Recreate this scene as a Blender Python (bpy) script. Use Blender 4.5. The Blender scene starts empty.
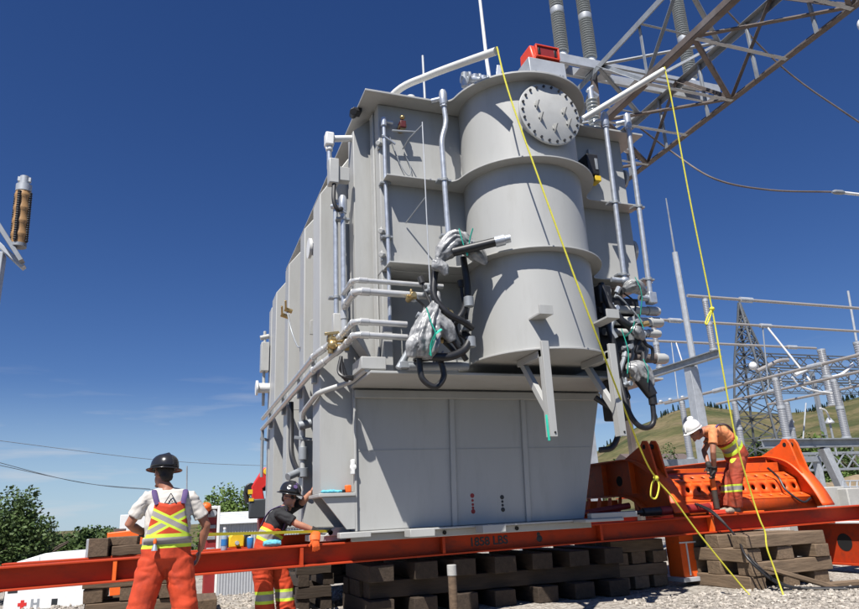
import bpy, bmesh, math, random
from mathutils import Vector, Matrix, noise
R_ = math.radians
random.seed(7)
scn = bpy.context.scene
COL = scn.collection
V = Vector

# ------------------------------------------------------------------ camera
CAMZ = 1.15; PITCH, YAW, ROLL = R_(17.0), R_(20.4), R_(2.8); FPX = 687.0; PW, PH = 859.0, 609.0
fw = V((math.sin(YAW)*math.cos(PITCH), math.cos(YAW)*math.cos(PITCH), math.sin(PITCH)))
rt = V((math.cos(YAW), -math.sin(YAW), 0)); up = rt.cross(fw)
cr = rt*math.cos(ROLL) - up*math.sin(ROLL); cu = up*math.cos(ROLL) + rt*math.sin(ROLL)
cd = bpy.data.cameras.new('camera'); cam = bpy.data.objects.new('camera', cd); COL.objects.link(cam)
cam.matrix_world = Matrix(((cr.x, cu.x, -fw.x, 0), (cr.y, cu.y, -fw.y, 0), (cr.z, cu.z, -fw.z, CAMZ), (0, 0, 0, 1)))
cd.sensor_width = 36; cd.lens = FPX/PW*36; cd.clip_start = .05; cd.clip_end = 6000
scn.camera = cam

def at(x, y, Y):
    """world point on the plane at distance Y that the photograph shows at pixel x, y"""
    d = fw*FPX + cr*(x-PW/2) - cu*(y-PH/2)
    return V((d.x*Y/d.y, Y, CAMZ + d.z*Y/d.y))

# ------------------------------------------------------------------ light
SUN = V((.41, .49, -1.0)).normalized()           # direction the light travels
sd = bpy.data.lights.new('sun', 'SUN'); sd.energy = 5.0; sd.angle = R_(.5); sd.color = (1, .965, .91)
so = bpy.data.objects.new('sun', sd); COL.objects.link(so); so.rotation_euler = SUN.to_track_quat('-Z', 'Y').to_euler()
w = bpy.data.worlds.new('World'); scn.world = w; w.use_nodes = True
nt = w.node_tree; nt.nodes.clear()
sky = nt.nodes.new('ShaderNodeTexSky'); sky.sky_type = 'NISHITA'; sky.sun_disc = False
sky.sun_elevation = math.asin(-SUN.z); sky.sun_rotation = math.atan2(-SUN.x, -SUN.y)
sky.altitude = 1200; sky.air_density = 1.0; sky.dust_density = .25; sky.ozone_density = 4.2
bg = nt.nodes.new('ShaderNodeBackground'); bg.inputs[1].default_value = .062
out = nt.nodes.new('ShaderNodeOutputWorld')
# thin wisps of cloud low over the horizon
geo = nt.nodes.new('ShaderNodeNewGeometry'); sep = nt.nodes.new('ShaderNodeSeparateXYZ'); nt.links.new(geo.outputs['Incoming'], sep.inputs[0])
mp = nt.nodes.new('ShaderNodeMapping'); mp.inputs['Scale'].default_value = (5, 5, 42); nt.links.new(geo.outputs['Incoming'], mp.inputs[0])
nz = nt.nodes.new('ShaderNodeTexNoise'); nz.inputs['Scale'].default_value = 1.3; nz.inputs['Detail'].default_value = 5; nt.links.new(mp.outputs[0], nz.inputs['Vector'])
rp = nt.nodes.new('ShaderNodeMapRange'); rp.inputs[1].default_value = .56; rp.inputs[2].default_value = .78; rp.inputs[4].default_value = .55; nt.links.new(nz.outputs[0], rp.inputs[0])
el = nt.nodes.new('ShaderNodeMapRange'); el.inputs[1].default_value = -.22; el.inputs[2].default_value = -.08; nt.links.new(sep.outputs[2], el.inputs[0])
ml = nt.nodes.new('ShaderNodeMath'); ml.operation = 'MULTIPLY'; nt.links.new(rp.outputs[0], ml.inputs[0]); nt.links.new(el.outputs[0], ml.inputs[1])
mx = nt.nodes.new('ShaderNodeMixRGB'); mx.inputs[2].default_value = (7.5, 7.6, 8.0, 1)
# pale blue air low over the horizon
lo = nt.nodes.new('ShaderNodeMapRange'); lo.interpolation_type = 'SMOOTHSTEP'; lo.inputs[1].default_value = -.20; lo.inputs[2].default_value = -.0; lo.inputs[4].default_value = .72; nt.links.new(sep.outputs[2], lo.inputs[0])
lm = nt.nodes.new('ShaderNodeMixRGB'); lm.inputs[2].default_value = (4.6, 6.5, 8.6, 1); nt.links.new(lo.outputs[0], lm.inputs[0])
hsv = nt.nodes.new('ShaderNodeHueSaturation'); hsv.inputs['Saturation'].default_value = 1.22; hsv.inputs['Hue'].default_value = .514; nt.links.new(sky.outputs[0], hsv.inputs['Color'])
nt.links.new(ml.outputs[0], mx.inputs[0]); nt.links.new(hsv.outputs[0], lm.inputs[1]); nt.links.new(lm.outputs[0], mx.inputs[1]); nt.links.new(mx.outputs[0], bg.inputs[0]); nt.links.new(bg.outputs[0], out.inputs[0])
scn.view_settings.view_transform = 'Standard'; scn.view_settings.look = 'None'
scn.view_settings.exposure = 0.5; scn.view_settings.gamma = 1; scn.view_settings.use_curve_mapping = False
scn.cycles.max_bounces = 6; scn.cycles.diffuse_bounces = 1

# ------------------------------------------------------------------ materials
def nmat(name):
    m = bpy.data.materials.new(name); m.use_nodes = True
    t = m.node_tree; b = t.nodes['Principled BSDF']; return m, t, b
def N(t, typ, **kw):
    n = t.nodes.new(typ)
    for k, v in kw.items():
        if k.startswith('i_'): n.inputs[k[2:].replace('_', ' ')].default_value = v
        elif k.startswith('n') and k[1:].isdigit(): n.inputs[int(k[1:])].default_value = v
        else: setattr(n, k, v)
    return n
def c4(c, k=1): return (c[0]*k, c[1]*k, c[2]*k, 1)
def mat(name, col, rough=.5, metal=0., vary=.12, scale=4., bump=0., bscale=60., dirt=None, dscale=2., damt=.5, stretch=(1, 1, 1), spec=.5):
    m, t, b = nmat(name)
    tc = N(t, 'ShaderNodeTexCoord'); mpg = N(t, 'ShaderNodeMapping'); mpg.inputs['Scale'].default_value = stretch
    t.links.new(tc.outputs['Object'], mpg.inputs[0])
    n = N(t, 'ShaderNodeTexNoise', i_Scale=scale, i_Detail=6., i_Roughness=.6); t.links.new(mpg.outputs[0], n.inputs['Vector'])
    r = N(t, 'ShaderNodeMapRange', n1=.3, n2=.7); t.links.new(n.outputs[0], r.inputs[0])
    mix = N(t, 'ShaderNodeMixRGB'); mix.inputs[1].default_value = c4(col, 1-vary); mix.inputs[2].default_value = c4(col, 1+vary)
    t.links.new(r.outputs[0], mix.inputs[0]); last = mix.outputs[0]
    if dirt:
        n2 = N(t, 'ShaderNodeTexNoise', i_Scale=dscale, i_Detail=8., i_Roughness=.7); t.links.new(mpg.outputs[0], n2.inputs['Vector'])
        r2 = N(t, 'ShaderNodeMapRange', n1=.5, n2=.72, n4=damt); t.links.new(n2.outputs[0], r2.inputs[0])
        m2 = N(t, 'ShaderNodeMixRGB'); m2.inputs[2].default_value = c4(dirt); t.links.new(r2.outputs[0], m2.inputs[0]); t.links.new(last, m2.inputs[1]); last = m2.outputs[0]
    t.links.new(last, b.inputs['Base Color'])
    b.inputs['Roughness'].default_value = rough; b.inputs['Metallic'].default_value = metal
    b.inputs['Specular IOR Level'].default_value = spec
    if bump:
        n3 = N(t, 'ShaderNodeTexNoise', i_Scale=bscale, i_Detail=4.); t.links.new(mpg.outputs[0], n3.inputs['Vector'])
        bp = N(t, 'ShaderNodeBump', i_Strength=bump, i_Distance=.02); t.links.new(n3.outputs[0], bp.inputs['Height']); t.links.new(bp.outputs[0], b.inputs['Normal'])
    return m

M = {}
M['paint'] = mat('grey_paint', (.43, .43, .41), .42, vary=.05, scale=1.3, dirt=(.29, .28, .25), dscale=3.0, damt=.36, stretch=(1, 1, .22), bump=.06, bscale=3)
M['paint2'] = mat('grey_paint_fittings', (.46, .46, .44), .4, vary=.07, scale=6)
M['galv'] = mat('galvanised_steel', (.50, .53, .57), .38, .55, vary=.18, scale=14)
M['galvk'] = mat('bolt_hole_shade_and_black_steel', (.05, .05, .052), .5, .4)  # near-black paints the shade in cover bolt holes; cables and couplings share it
M['galvp'] = mat('bright_conduit', (.56, .56, .55), .32, .35, vary=.08, scale=8)
M['galvd'] = mat('weathered_galvanised_steel', (.30, .32, .34), .55, .3, vary=.2, scale=3)
M['galvl'] = mat('light_galvanised_steel', (.46, .48, .50), .5, .3, vary=.15, scale=4)
M['rusty'] = mat('brown_weathered_steel', (.15, .122, .108), .7, .2, vary=.3, scale=3, dirt=(.25, .24, .24), dscale=1.2, damt=.5)
M['alul'] = mat('pale_aluminium', (.56, .55, .53), .5, .2)
M['tower'] = mat('dark_tower_steel', (.10, .11, .12), .6, .2, vary=.2)
M['alu'] = mat('aluminium_bus', (.40, .37, .34), .45, .3, vary=.06, scale=1)
M['porc'] = mat('grey_porcelain', (.36, .38, .38), .3, vary=.06, scale=6)
M['porcd'] = mat('bus_porcelain', (.27, .28, .30), .35, vary=.06, scale=6)
M['black'] = mat('black_rubber', (.018, .018, .02), .45, vary=.3, scale=20)
M['orange'] = mat('orange_paint', (.85, .115, .012), .48, vary=.14, scale=2.5, dirt=(.20, .06, .03), dscale=5, damt=.6, bump=.08, bscale=14)
M['beam'] = mat('red_orange_beam_paint', (.47, .045, .008), .6, spec=.3, vary=.16, scale=3, dirt=(.10, .035, .022), dscale=5, damt=.7, stretch=(.4, 1, 1), bump=.06, bscale=20)
M['orangeb'] = mat('bright_orange_paint', (.85, .14, .015), .5, vary=.08)
M['white'] = mat('white_paint', (.78, .78, .76), .45, vary=.05, scale=2, dirt=(.55, .53, .48), dscale=3, damt=.3)
M['pvc'] = mat('white_plastic_pipe', (.74, .73, .68), .35, vary=.05)
M['red'] = mat('red_crane_paint', (.62, .03, .025), .4, vary=.1)
M['redp'] = mat('red_plastic', (.75, .07, .03), .4, vary=.06)
M['dkred'] = mat('dark_red_paint', (.26, .02, .02), .5, vary=.2, dirt=(.05, .02, .02))
M['vred'] = mat('dull_red_valve_paint', (.10, .012, .012), .5)
M['rope'] = mat('yellow_rope', (.72, .66, .06), .7, vary=.15, scale=80, bump=.3, bscale=160)
M['yellow'] = mat('yellow_plastic', (.75, .47, .02), .45, vary=.08)
M['tape'] = mat('yellow_tape', (.78, .66, .04), .5, vary=.03)
M['teal'] = mat('teal_ribbon', (.03, .52, .36), .5, vary=.1)
M['blue'] = mat('blue_plastic', (.03, .17, .42), .35)
M['cyan'] = mat('pale_blue_rag', (.12, .46, .58), .7, vary=.12, scale=20)
M['yel_lab'] = mat('yellow_decal', (.75, .5, .03), .5)
M['conc'] = mat('concrete', (.42, .41, .38), .85, vary=.12, scale=2, dirt=(.24, .23, .2), dscale=1.2, bump=.2, bscale=25)
M['dark'] = mat('hole_shade', (.01, .01, .01), .8)  # black for solid discs, painting the shade inside holes
M['brass'] = mat('brass', (.50, .36, .16), .35, .8)
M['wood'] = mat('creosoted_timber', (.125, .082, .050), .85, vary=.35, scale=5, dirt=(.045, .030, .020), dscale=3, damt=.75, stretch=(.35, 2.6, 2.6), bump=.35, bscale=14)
M['wood_shade'] = mat('shade_darkened_timber', (.045, .030, .019), .85, vary=.35, scale=5, dirt=(.02, .014, .009), dscale=3, damt=.7, stretch=(.35, 2.6, 2.6), bump=.35, bscale=14)  # timber colour darkened to carry the shade under the tank
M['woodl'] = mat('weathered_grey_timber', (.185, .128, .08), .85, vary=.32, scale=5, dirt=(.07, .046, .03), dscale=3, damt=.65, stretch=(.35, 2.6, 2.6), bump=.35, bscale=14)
M['skin'] = mat('skin', (.46, .22, .14), .5, vary=.1, scale=14)
M['skin2'] = mat('skin_tanned', (.36, .15, .09), .5, vary=.1, scale=14)
M['hair'] = mat('dark_hair', (.02, .014, .01), .6, vary=.3, scale=40)
M['tshirt'] = mat('white_cotton', (.58, .54, .49), .85, vary=.06, scale=6, bump=.15, bscale=14)
M['tblack'] = mat('black_cotton', (.02, .02, .022), .85, vary=.2, scale=6, bump=.15, bscale=14)
M['tpeach'] = mat('salmon_cotton', (.76, .27, .11), .85, vary=.1, scale=6, bump=.15, bscale=14)
M['helmb'] = mat('black_hard_hat', (.02, .02, .022), .22, vary=.2)
M['helmw'] = mat('white_hard_hat', (.78, .77, .74), .28, vary=.04)
M['purple'] = mat('purple_webbing', (.09, .055, .16), .8)
M['glove'] = mat('dark_glove', (.03, .026, .024), .8, vary=.3, scale=20)
M['gloveo'] = mat('orange_glove', (.85, .13, .02), .7, vary=.1)
M['boot'] = mat('tan_boot', (.30, .24, .18), .75, vary=.2, scale=12)
M['bootd'] = mat('dark_boot', (.06, .045, .035), .7, vary=.2, scale=12)
M['eye'] = mat('eye', (.05, .04, .03), .2)
M['bark'] = mat('bark', (.10, .075, .055), .9, vary=.3, bump=.5)
M['glass'] = mat('window_glass', (.02, .025, .03), .1)
M['roofm'] = mat('white_metal_roof', (.74, .75, .76), .5, vary=.04)
M['sidem'] = mat('grey_metal_siding', (.36, .37, .38), .55, vary=.06)
M['rooft'] = mat('brown_roof', (.12, .09, .08), .8)
M['tanpoly'] = mat('tan_polymer', (.42, .24, .10), .45, vary=.1, scale=8)

def leafmat(name, a, b_):
    m, t, b = nmat(name)
    tc = N(t, 'ShaderNodeTexCoord'); n = N(t, 'ShaderNodeTexNoise', i_Scale=1.6, i_Detail=5.); t.links.new(tc.outputs['Object'], n.inputs['Vector'])
    r = N(t, 'ShaderNodeMapRange', n1=.35, n2=.65); t.links.new(n.outputs[0], r.inputs[0])
    mix = N(t, 'ShaderNodeMixRGB'); mix.inputs[1].default_value = c4(a); mix.inputs[2].default_value = c4(b_); t.links.new(r.outputs[0], mix.inputs[0])
    t.links.new(mix.outputs[0], b.inputs['Base Color']); b.inputs['Roughness'].default_value = .6
    b.inputs['Transmission Weight'].default_value = 0; b.inputs['Specular IOR Level'].default_value = .3
    return m
M['leaf'] = leafmat('leaves', (.035, .065, .018), (.085, .13, .035))
M['leafl'] = leafmat('lighter_leaves', (.06, .11, .02), (.13, .19, .04))
M['conif'] = leafmat('needles', (.012, .028, .012), (.03, .055, .02))

def plastic():
    m, t, b = nmat('clear_plastic_wrap')
    tc = N(t, 'ShaderNodeTexCoord'); n = N(t, 'ShaderNodeTexNoise', i_Scale=11., i_Detail=6.); t.links.new(tc.outputs['Object'], n.inputs['Vector'])
    r = N(t, 'ShaderNodeValToRGB'); r.color_ramp.elements[0].position = .36; r.color_ramp.elements[0].color = (.15, .155, .16, 1)
    r.color_ramp.elements[1].position = .62; r.color_ramp.elements[1].color = (.38, .38, .376, 1); t.links.new(n.outputs[0], r.inputs[0])
    t.links.new(r.outputs[0], b.inputs['Base Color']); b.inputs['Roughness'].default_value = .33; b.inputs['Specular IOR Level'].default_value = .55
    bp = N(t, 'ShaderNodeBump', i_Strength=.25, i_Distance=.02); n2 = N(t, 'ShaderNodeTexNoise', i_Scale=16., i_Detail=2.); t.links.new(tc.outputs['Object'], n2.inputs['Vector'])
    t.links.new(n2.outputs[0], bp.inputs['Height']); t.links.new(bp.outputs[0], b.inputs['Normal'])
    return m
M['wrap'] = plastic()

def gravel_mat():
    m, t, b = nmat('gravel')
    tc = N(t, 'ShaderNodeTexCoord')
    vo = N(t, 'ShaderNodeTexVoronoi', i_Scale=26.); t.links.new(tc.outputs['Object'], vo.inputs['Vector'])
    hs = N(t, 'ShaderNodeSeparateColor'); t.links.new(vo.outputs['Color'], hs.inputs[0])
    ra = N(t, 'ShaderNodeValToRGB'); e = ra.color_ramp.elements
    e[0].color = (.14, .12, .10, 1); e[1].color = (.52, .48, .42, 1); x = e.new(.25); x.color = (.31, .27, .225, 1); x = e.new(.6); x.color = (.42, .38, .325, 1)
    t.links.new(hs.outputs[0], ra.inputs[0])
    n = N(t, 'ShaderNodeTexNoise', i_Scale=.35, i_Detail=6.); t.links.new(tc.outputs['Object'], n.inputs['Vector'])
    r = N(t, 'ShaderNodeMapRange', n1=.35, n2=.7, n3=.8, n4=1.15); t.links.new(n.outputs[0], r.inputs[0])
    mu = N(t, 'ShaderNodeMixRGB', blend_type='MULTIPLY'); mu.inputs[0].default_value = 1; t.links.new(ra.outputs[0], mu.inputs[1]); t.links.new(r.outputs[0], mu.inputs[2])
    # beyond the yard: dry grass and dust
    sp = N(t, 'ShaderNodeSeparateXYZ'); t.links.new(tc.outputs['Object'], sp.inputs[0])
    fr = N(t, 'ShaderNodeMapRange', n1=60., n2=90.); t.links.new(sp.outputs[1], fr.inputs[0])
    n4 = N(t, 'ShaderNodeTexNoise', i_Scale=.08, i_Detail=7.); t.links.new(tc.outputs['Object'], n4.inputs['Vector'])
    r4 = N(t, 'ShaderNodeValToRGB'); r4.color_ramp.elements[0].position = .35; r4.color_ramp.elements[0].color = (.03, .04, .016, 1); r4.color_ramp.elements[1].position = .65; r4.color_ramp.elements[1].color = (.10, .09, .05, 1)
    t.links.new(n4.outputs[0], r4.inputs[0])
    mf = N(t, 'ShaderNodeMixRGB'); t.links.new(fr.outputs[0], mf.inputs[0]); t.links.new(mu.outputs[0], mf.inputs[1]); t.links.new(r4.outputs[0], mf.inputs[2])
    # unseen ground near the camera, darkened only to cut bounced light
    ro = N(t, 'ShaderNodeMapRange', n1=4.2, n2=5.2, n3=1., n4=0.); t.links.new(sp.outputs[1], ro.inputs[0])
    md = N(t, 'ShaderNodeMixRGB'); md.inputs[2].default_value = (.06, .058, .055, 1); t.links.new(ro.outputs[0], md.inputs[0]); t.links.new(mf.outputs[0], md.inputs[1])
    t.links.new(md.outputs[0], b.inputs['Base Color']); b.inputs['Roughness'].default_value = .9
    bp = N(t, 'ShaderNodeBump', i_Strength=.9, i_Distance=.03, invert=True); t.links.new(vo.outputs['Distance'], bp.inputs['Height']); t.links.new(bp.outputs[0], b.inputs['Normal'])
    return m
M['gravel'] = gravel_mat()
def hill_mat():
    m, t, b = nmat('dry_grass_hill')
    tc = N(t, 'ShaderNodeTexCoord')
    n = N(t, 'ShaderNodeTexNoise', i_Scale=.012, i_Detail=9., i_Roughness=.62); t.links.new(tc.outputs['Object'], n.inputs['Vector'])
    r = N(t, 'ShaderNodeValToRGB'); e = r.color_ramp.elements; e[0].position = .36; e[0].color = (.055, .068, .026, 1); e[1].position = .62; e[1].color = (.17, .135, .075, 1)
    x = e.new(.5); x.color = (.115, .105, .048, 1); t.links.new(n.outputs[0], r.inputs[0])
    n2 = N(t, 'ShaderNodeTexNoise', i_Scale=.22, i_Detail=6.); t.links.new(tc.outputs['Object'], n2.inputs['Vector'])
    r2 = N(t, 'ShaderNodeMapRange', n1=.3, n2=.7, n3=.7, n4=1.25); t.links.new(n2.outputs[0], r2.inputs[0])
    n5 = N(t, 'ShaderNodeTexNoise', i_Scale=.05, i_Detail=8., i_Roughness=.7); t.links.new(tc.outputs['Object'], n5.inputs['Vector'])
    r5 = N(t, 'ShaderNodeMapRange', n1=.56, n2=.66, n4=.75); t.links.new(n5.outputs[0], r5.inputs[0])
    m5 = N(t, 'ShaderNodeMixRGB'); m5.inputs[2].default_value = (.035, .045, .02, 1); t.links.new(r5.outputs[0], m5.inputs[0]); t.links.new(r.outputs[0], m5.inputs[1])
    mu = N(t, 'ShaderNodeMixRGB', blend_type='MULTIPLY'); mu.inputs[0].default_value = 1; t.links.new(m5.outputs[0], mu.inputs[1]); t.links.new(r2.outputs[0], mu.inputs[2])
    t.links.new(mu.outputs[0], b.inputs['Base Color']); b.inputs['Roughness'].default_value = .95; b.inputs['Specular IOR Level'].default_value = .1
    return m
M['hill'] = hill_mat()

def hv_mat(name, base, bands, vary=.14, dirt=None):
    """work overalls with reflective bands. band = (normal, offset, half yellow, half silver, limits[(normal, offset)...])"""
    m = mat(name, base, .8, vary=vary, scale=7, bump=.25, bscale=12, dirt=dirt, dscale=3.2, damt=.8)
    t = m.node_tree; b = t.nodes['Principled BSDF']; last = b.inputs['Base Color'].links[0].from_socket
    tc = N(t, 'ShaderNodeTexCoord')
    def dot(nv):
        d = N(t, 'ShaderNodeVectorMath', operation='DOT_PRODUCT'); d.inputs[1].default_value = nv; t.links.new(tc.outputs['Object'], d.inputs[0]); return d.outputs['Value']
    def mth(op, a, v):
        k = N(t, 'ShaderNodeMath', operation=op)
        t.links.new(a, k.inputs[0])
        if isinstance(v, float): k.inputs[1].default_value = v
        else: t.links.new(v, k.inputs[1])
        return k.outputs[0]
    for nv, off, wy, ws, lim in bands:
        k = N(t, 'ShaderNodeMath', operation='ABSOLUTE'); t.links.new(mth('SUBTRACT', dot(nv), float(off)), k.inputs[0]); a = k.outputs[0]
        for wd, colr in ((wy, (.62, .80, .06)), (ws, (.34, .31, .29))):
            msk = mth('LESS_THAN', a, float(wd))
            for ln, lo in lim: msk = mth('MULTIPLY', msk, mth('GREATER_THAN', dot(ln), float(lo)))
            mi = N(t, 'ShaderNodeMixRGB'); mi.inputs[2].default_value = c4(colr); t.links.new(msk, mi.inputs[0]); t.links.new(last, mi.inputs[1]); last = mi.outputs[0]
    t.links.new(last, b.inputs['Base Color'])
    return m

# ------------------------------------------------------------------ object helpers
def tag(o, label=None, cat=None, group=None, kind=None):
    if label: o['label'] = label
    if cat: o['category'] = cat
    if group: o['group'] = group
    if kind: o['kind'] = kind
    return o
def thing(name, label, cat, loc=(0, 0, 0), group=None):
    o = bpy.data.objects.new(name, None); COL.objects.link(o); o.location = loc; o.empty_display_size = .1
    return tag(o, label, cat, group)
def link(name, me, parent=None):
    o = bpy.data.objects.new(name, me); COL.objects.link(o)
    if parent is not None:
        o.parent = parent
        if parent.parent is None: o.matrix_parent_inverse = Matrix.Translation(-parent.location)      # meshes are written in world coordinates
    return o
def copy_tree(o, loc=None, label=None, rotz=None, parent=None):
    c = o.copy(); COL.objects.link(c)
    if parent is not None: c.parent = parent
    for ch in list(o.children): copy_tree(ch, parent=c)
    if loc is not None: c.location = loc
    if rotz is not None: c.rotation_euler.z = rotz
    if label: c['label'] = label
    return c
def smooth_path(pts, k=6):
    pts = [V(p) for p in pts]
    if len(pts) < 3: return pts
    o = []
    P = [pts[0]*2-pts[1]] + pts + [pts[-1]*2-pts[-2]]
    for i in range(1, len(P)-2):
        a, b, c, d = P[i-1:i+3]
        for j in range(k):
            t = j/k
            o.append(.5*((2*b)+(c-a)*t+(2*a-5*b+4*c-d)*t*t+(3*b-3*c+d-a)*t**3))
    o.append(pts[-1]); return o
def fillet_path(pts, r, k=5):
    pts = [V(p) for p in pts]; o = [pts[0]]
    for i in range(1, len(pts)-1):
        a, b, c = pts[i-1:i+2]; u = (a-b); v = (c-b); rr = min(r, u.length*.45, v.length*.45)
        p, q = b+u.normalized()*rr, b+v.normalized()*rr
        for j in range(k+1):
            t = j/k; o.append(p*(1-t)**2 + b*2*t*(1-t) + q*t*t)
    o.append(pts[-1]); return o

class MB:
    def __init__(s): s.bm = bmesh.new()
    def verts(s, pts): return [s.bm.verts.new(p) for p in pts]
    def face(s, vs):
        try: return s.bm.faces.new(vs)
        except ValueError: return None
    def box(s, x0, x1, y0, y1, z0, z1):
        v = s.verts([(x, y, z) for z in (z0, z1) for y in (y0, y1) for x in (x0, x1)])
        for f in ((0, 2, 3, 1), (4, 5, 7, 6), (0, 1, 5, 4), (2, 6, 7, 3), (0, 4, 6, 2), (1, 3, 7, 5)): s.face([v[i] for i in f])
        return s
    def obox(s, c, size, rot=None):
        m = (rot or Matrix.Identity(3)); c = V(c); hx, hy, hz = [q/2 for q in size]
        v = s.verts([c + m @ V((x, y, z)) for z in (-hz, hz) for y in (-hy, hy) for x in (-hx, hx)])
        for f in ((0, 2, 3, 1), (4, 5, 7, 6), (0, 1, 5, 4), (2, 6, 7, 3), (0, 4, 6, 2), (1, 3, 7, 5)): s.face([v[i] for i in f])
        return s
    def bar(s, a, b, w, h=None, roll=V((0, 0, 1))):
        """rectangular or angle bar from a to b"""
        a, b = V(a), V(b); d = (b-a); L = d.length; d.normalize()
        x = d.cross(V(roll)); 
        if x.length < 1e-3: x = d.cross(V((1, 0, 0)))
        x.normalize(); y = x.cross(d)
        m = Matrix((x, d, y)).transposed()
        return s.obox((a+b)/2, (w, L, h or w), m)
    def angle(s, a, b, w, t=.012, roll=V((0, 0, 1))):
        a, b = V(a), V(b); d = (b-a).normalized(); x = d.cross(V(roll))
        if x.length < 1e-3: x = d.cross(V((1, 0, 0)))
        x.normalize(); y = x.cross(d)
        s.bar(a+y*(w/2), b+y*(w/2), t, w-t, roll); s.bar(a+x*(w/2), b+x*(w/2), w, t, roll); return s
    def prism(s, poly, axis, a, b):
        """poly: 2-d points in the plane across axis, extruded from a to b"""
        f = {'x': lambda p, t: (t, p[0], p[1]), 'y': lambda p, t: (p[0], t, p[1]), 'z': lambda p, t: (p[0], p[1], t)}[axis]
        A = s.verts([f(p, a) for p in poly]); B = s.verts([f(p, b) for p in poly]); n = len(poly)
        s.face(A); s.face(B[::-1])
        for i in range(n): s.face([A[i], B[i], B[(i+1) % n], A[(i+1) % n]])
        return s
    def tube(s, path, r, n=10, caps=True, r2=None, side=None):
        path = [V(p) for p in path]; rings = []; prev = None
        for i, p in enumerate(path):
            a = path[max(i-1, 0)]; b = path[min(i+1, len(path)-1)]; d = (b-a)
            if d.length < 1e-9: d = V((0, 0, 1))
            d.normalize()
            if side is not None: x = side - d*side.dot(d)
            elif prev is None: x = d.orthogonal()
            else: x = prev - d*prev.dot(d)
            if x.length < 1e-5: x = d.orthogonal()
            x.normalize(); y = d.cross(x); prev = x
            rr = r[i] if isinstance(r, (list, tuple)) else r
            ra, rb = rr if isinstance(rr, (list, tuple)) else (rr, rr if r2 is None else r2)
            rings.append(s.verts([p + x*(ra*math.cos(2*math.pi*j/n)) + y*(rb*math.sin(2*math.pi*j/n)) for j in range(n)]))
        for A, B in zip(rings, rings[1:]):
            for j in range(n): s.face([A[j], A[(j+1) % n], B[(j+1) % n], B[j]])
        if caps: s.face(rings[0][::-1]); s.face(rings[-1])
        return s
    def cyl(s, a, b, r, n=16, r2=None): return s.tube([a, b], [r, r if r2 is None else r2], n)
    def lathe(s, prof, base, axis=(0, 0, 1), n=20):
        """prof: (radius, height) along axis from base"""
        base = V(base); d = V(axis).normalized()
        return s.tube_prof([base + d*h for _, h in prof], [max(r, 1e-4) for r, _ in prof], d, n)
    def tube_prof(s, pts, rs, d, n):
        x = d.orthogonal().normalized(); y = d.cross(x)
        rings = [s.verts([p + x*(r*math.cos(2*math.pi*j/n)) + y*(r*math.sin(2*math.pi*j/n)) for j in range(n)]) for p, r in zip(pts, rs)]
        for A, B in zip(rings, rings[1:]):
            for j in range(n): s.face([A[j], A[(j+1) % n], B[(j+1) % n], B[j]])
        s.face(rings[0][::-1]); s.face(rings[-1]); return s
    def ell(s, c, r, rot=None, n=14, m=8):
        c = V(c); q = rot or Matrix.Identity(3); rings = []
        for i in range(1, m):
            th = math.pi*i/m
            rings.append(s.verts([c + q @ V((r[0]*math.sin(th)*math.cos(2*math.pi*j/n), r[1]*math.sin(th)*math.sin(2*math.pi*j/n), r[2]*math.cos(th))) for j in range(n)]))
        t = s.bm.verts.new(c + q @ V((0, 0, r[2]))); b = s.bm.verts.new(c + q @ V((0, 0, -r[2])))
        for A, B in zip(rings, rings[1:]):
            for j in range(n): s.face([A[j], B[j], B[(j+1) % n], A[(j+1) % n]])
        for j in range(n): s.face([t, rings[0][j], rings[0][(j+1) % n]]); s.face([b, rings[-1][(j+1) % n], rings[-1][j]])
        return s
    def mesh(s, name, ang=35):
        bmesh.ops.recalc_face_normals(s.bm, faces=s.bm.faces)
        me = bpy.data.meshes.new(name); s.bm.to_mesh(me); s.bm.free()
        if ang:
            for p in me.polygons: p.use_smooth = True
            me.set_sharp_from_angle(angle=R_(ang))
        return me
    def build(s, name, m, parent=None, bevel=0, ang=35):
        me = s.mesh(name, ang)
        me.materials.append(M[m] if isinstance(m, str) else m)
        o = link(name, me, parent)
        if bevel:
            b = o.modifiers.new('bevel', 'BEVEL'); b.width = bevel; b.segments = 2; b.limit_method = 'ANGLE'; b.angle_limit = R_(40)
        return o

def voxel(mb, name, m, parent, size=.01, smooth=4, wrinkle=0., wscale=8., seed=0):
    """merge the pieces in mb into one continuous surface"""
    bmesh.ops.recalc_face_normals(mb.bm, faces=mb.bm.faces)
    me = bpy.data.meshes.new(name); mb.bm.to_mesh(me); mb.bm.free()
    o = bpy.data.objects.new(name, me); COL.objects.link(o)
    r = o.modifiers.new('r', 'REMESH'); r.mode = 'VOXEL'; r.voxel_size = size
    k = o.modifiers.new('s', 'SMOOTH'); k.iterations = smooth; k.factor = .5
    dg = bpy.context.evaluated_depsgraph_get(); dg.update()
    nm = bpy.data.meshes.new_from_object(o.evaluated_get(dg)); bpy.data.objects.remove(o); bpy.data.meshes.remove(me)
    nm.name = name
    for p in nm.polygons: p.use_smooth = True
    if wrinkle:
        nr = [v.normal.copy() for v in nm.vertices]
        for v, n_ in zip(nm.vertices, nr):
            p = V(v.co)*wscale + V((seed*3.1, seed, 0))
            q = V((p.x, p.y, p.z*1.6 + noise.noise(p*.7)*1.5))
            f = abs(noise.noise(q))*1.6 - .4 + .5*noise.noise(p*2.3)
            v.co += n_*(wrinkle*f)
    nm.materials.clear(); nm.materials.append(M[m] if isinstance(m, str) else m)
    return link(name, nm, parent)
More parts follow.
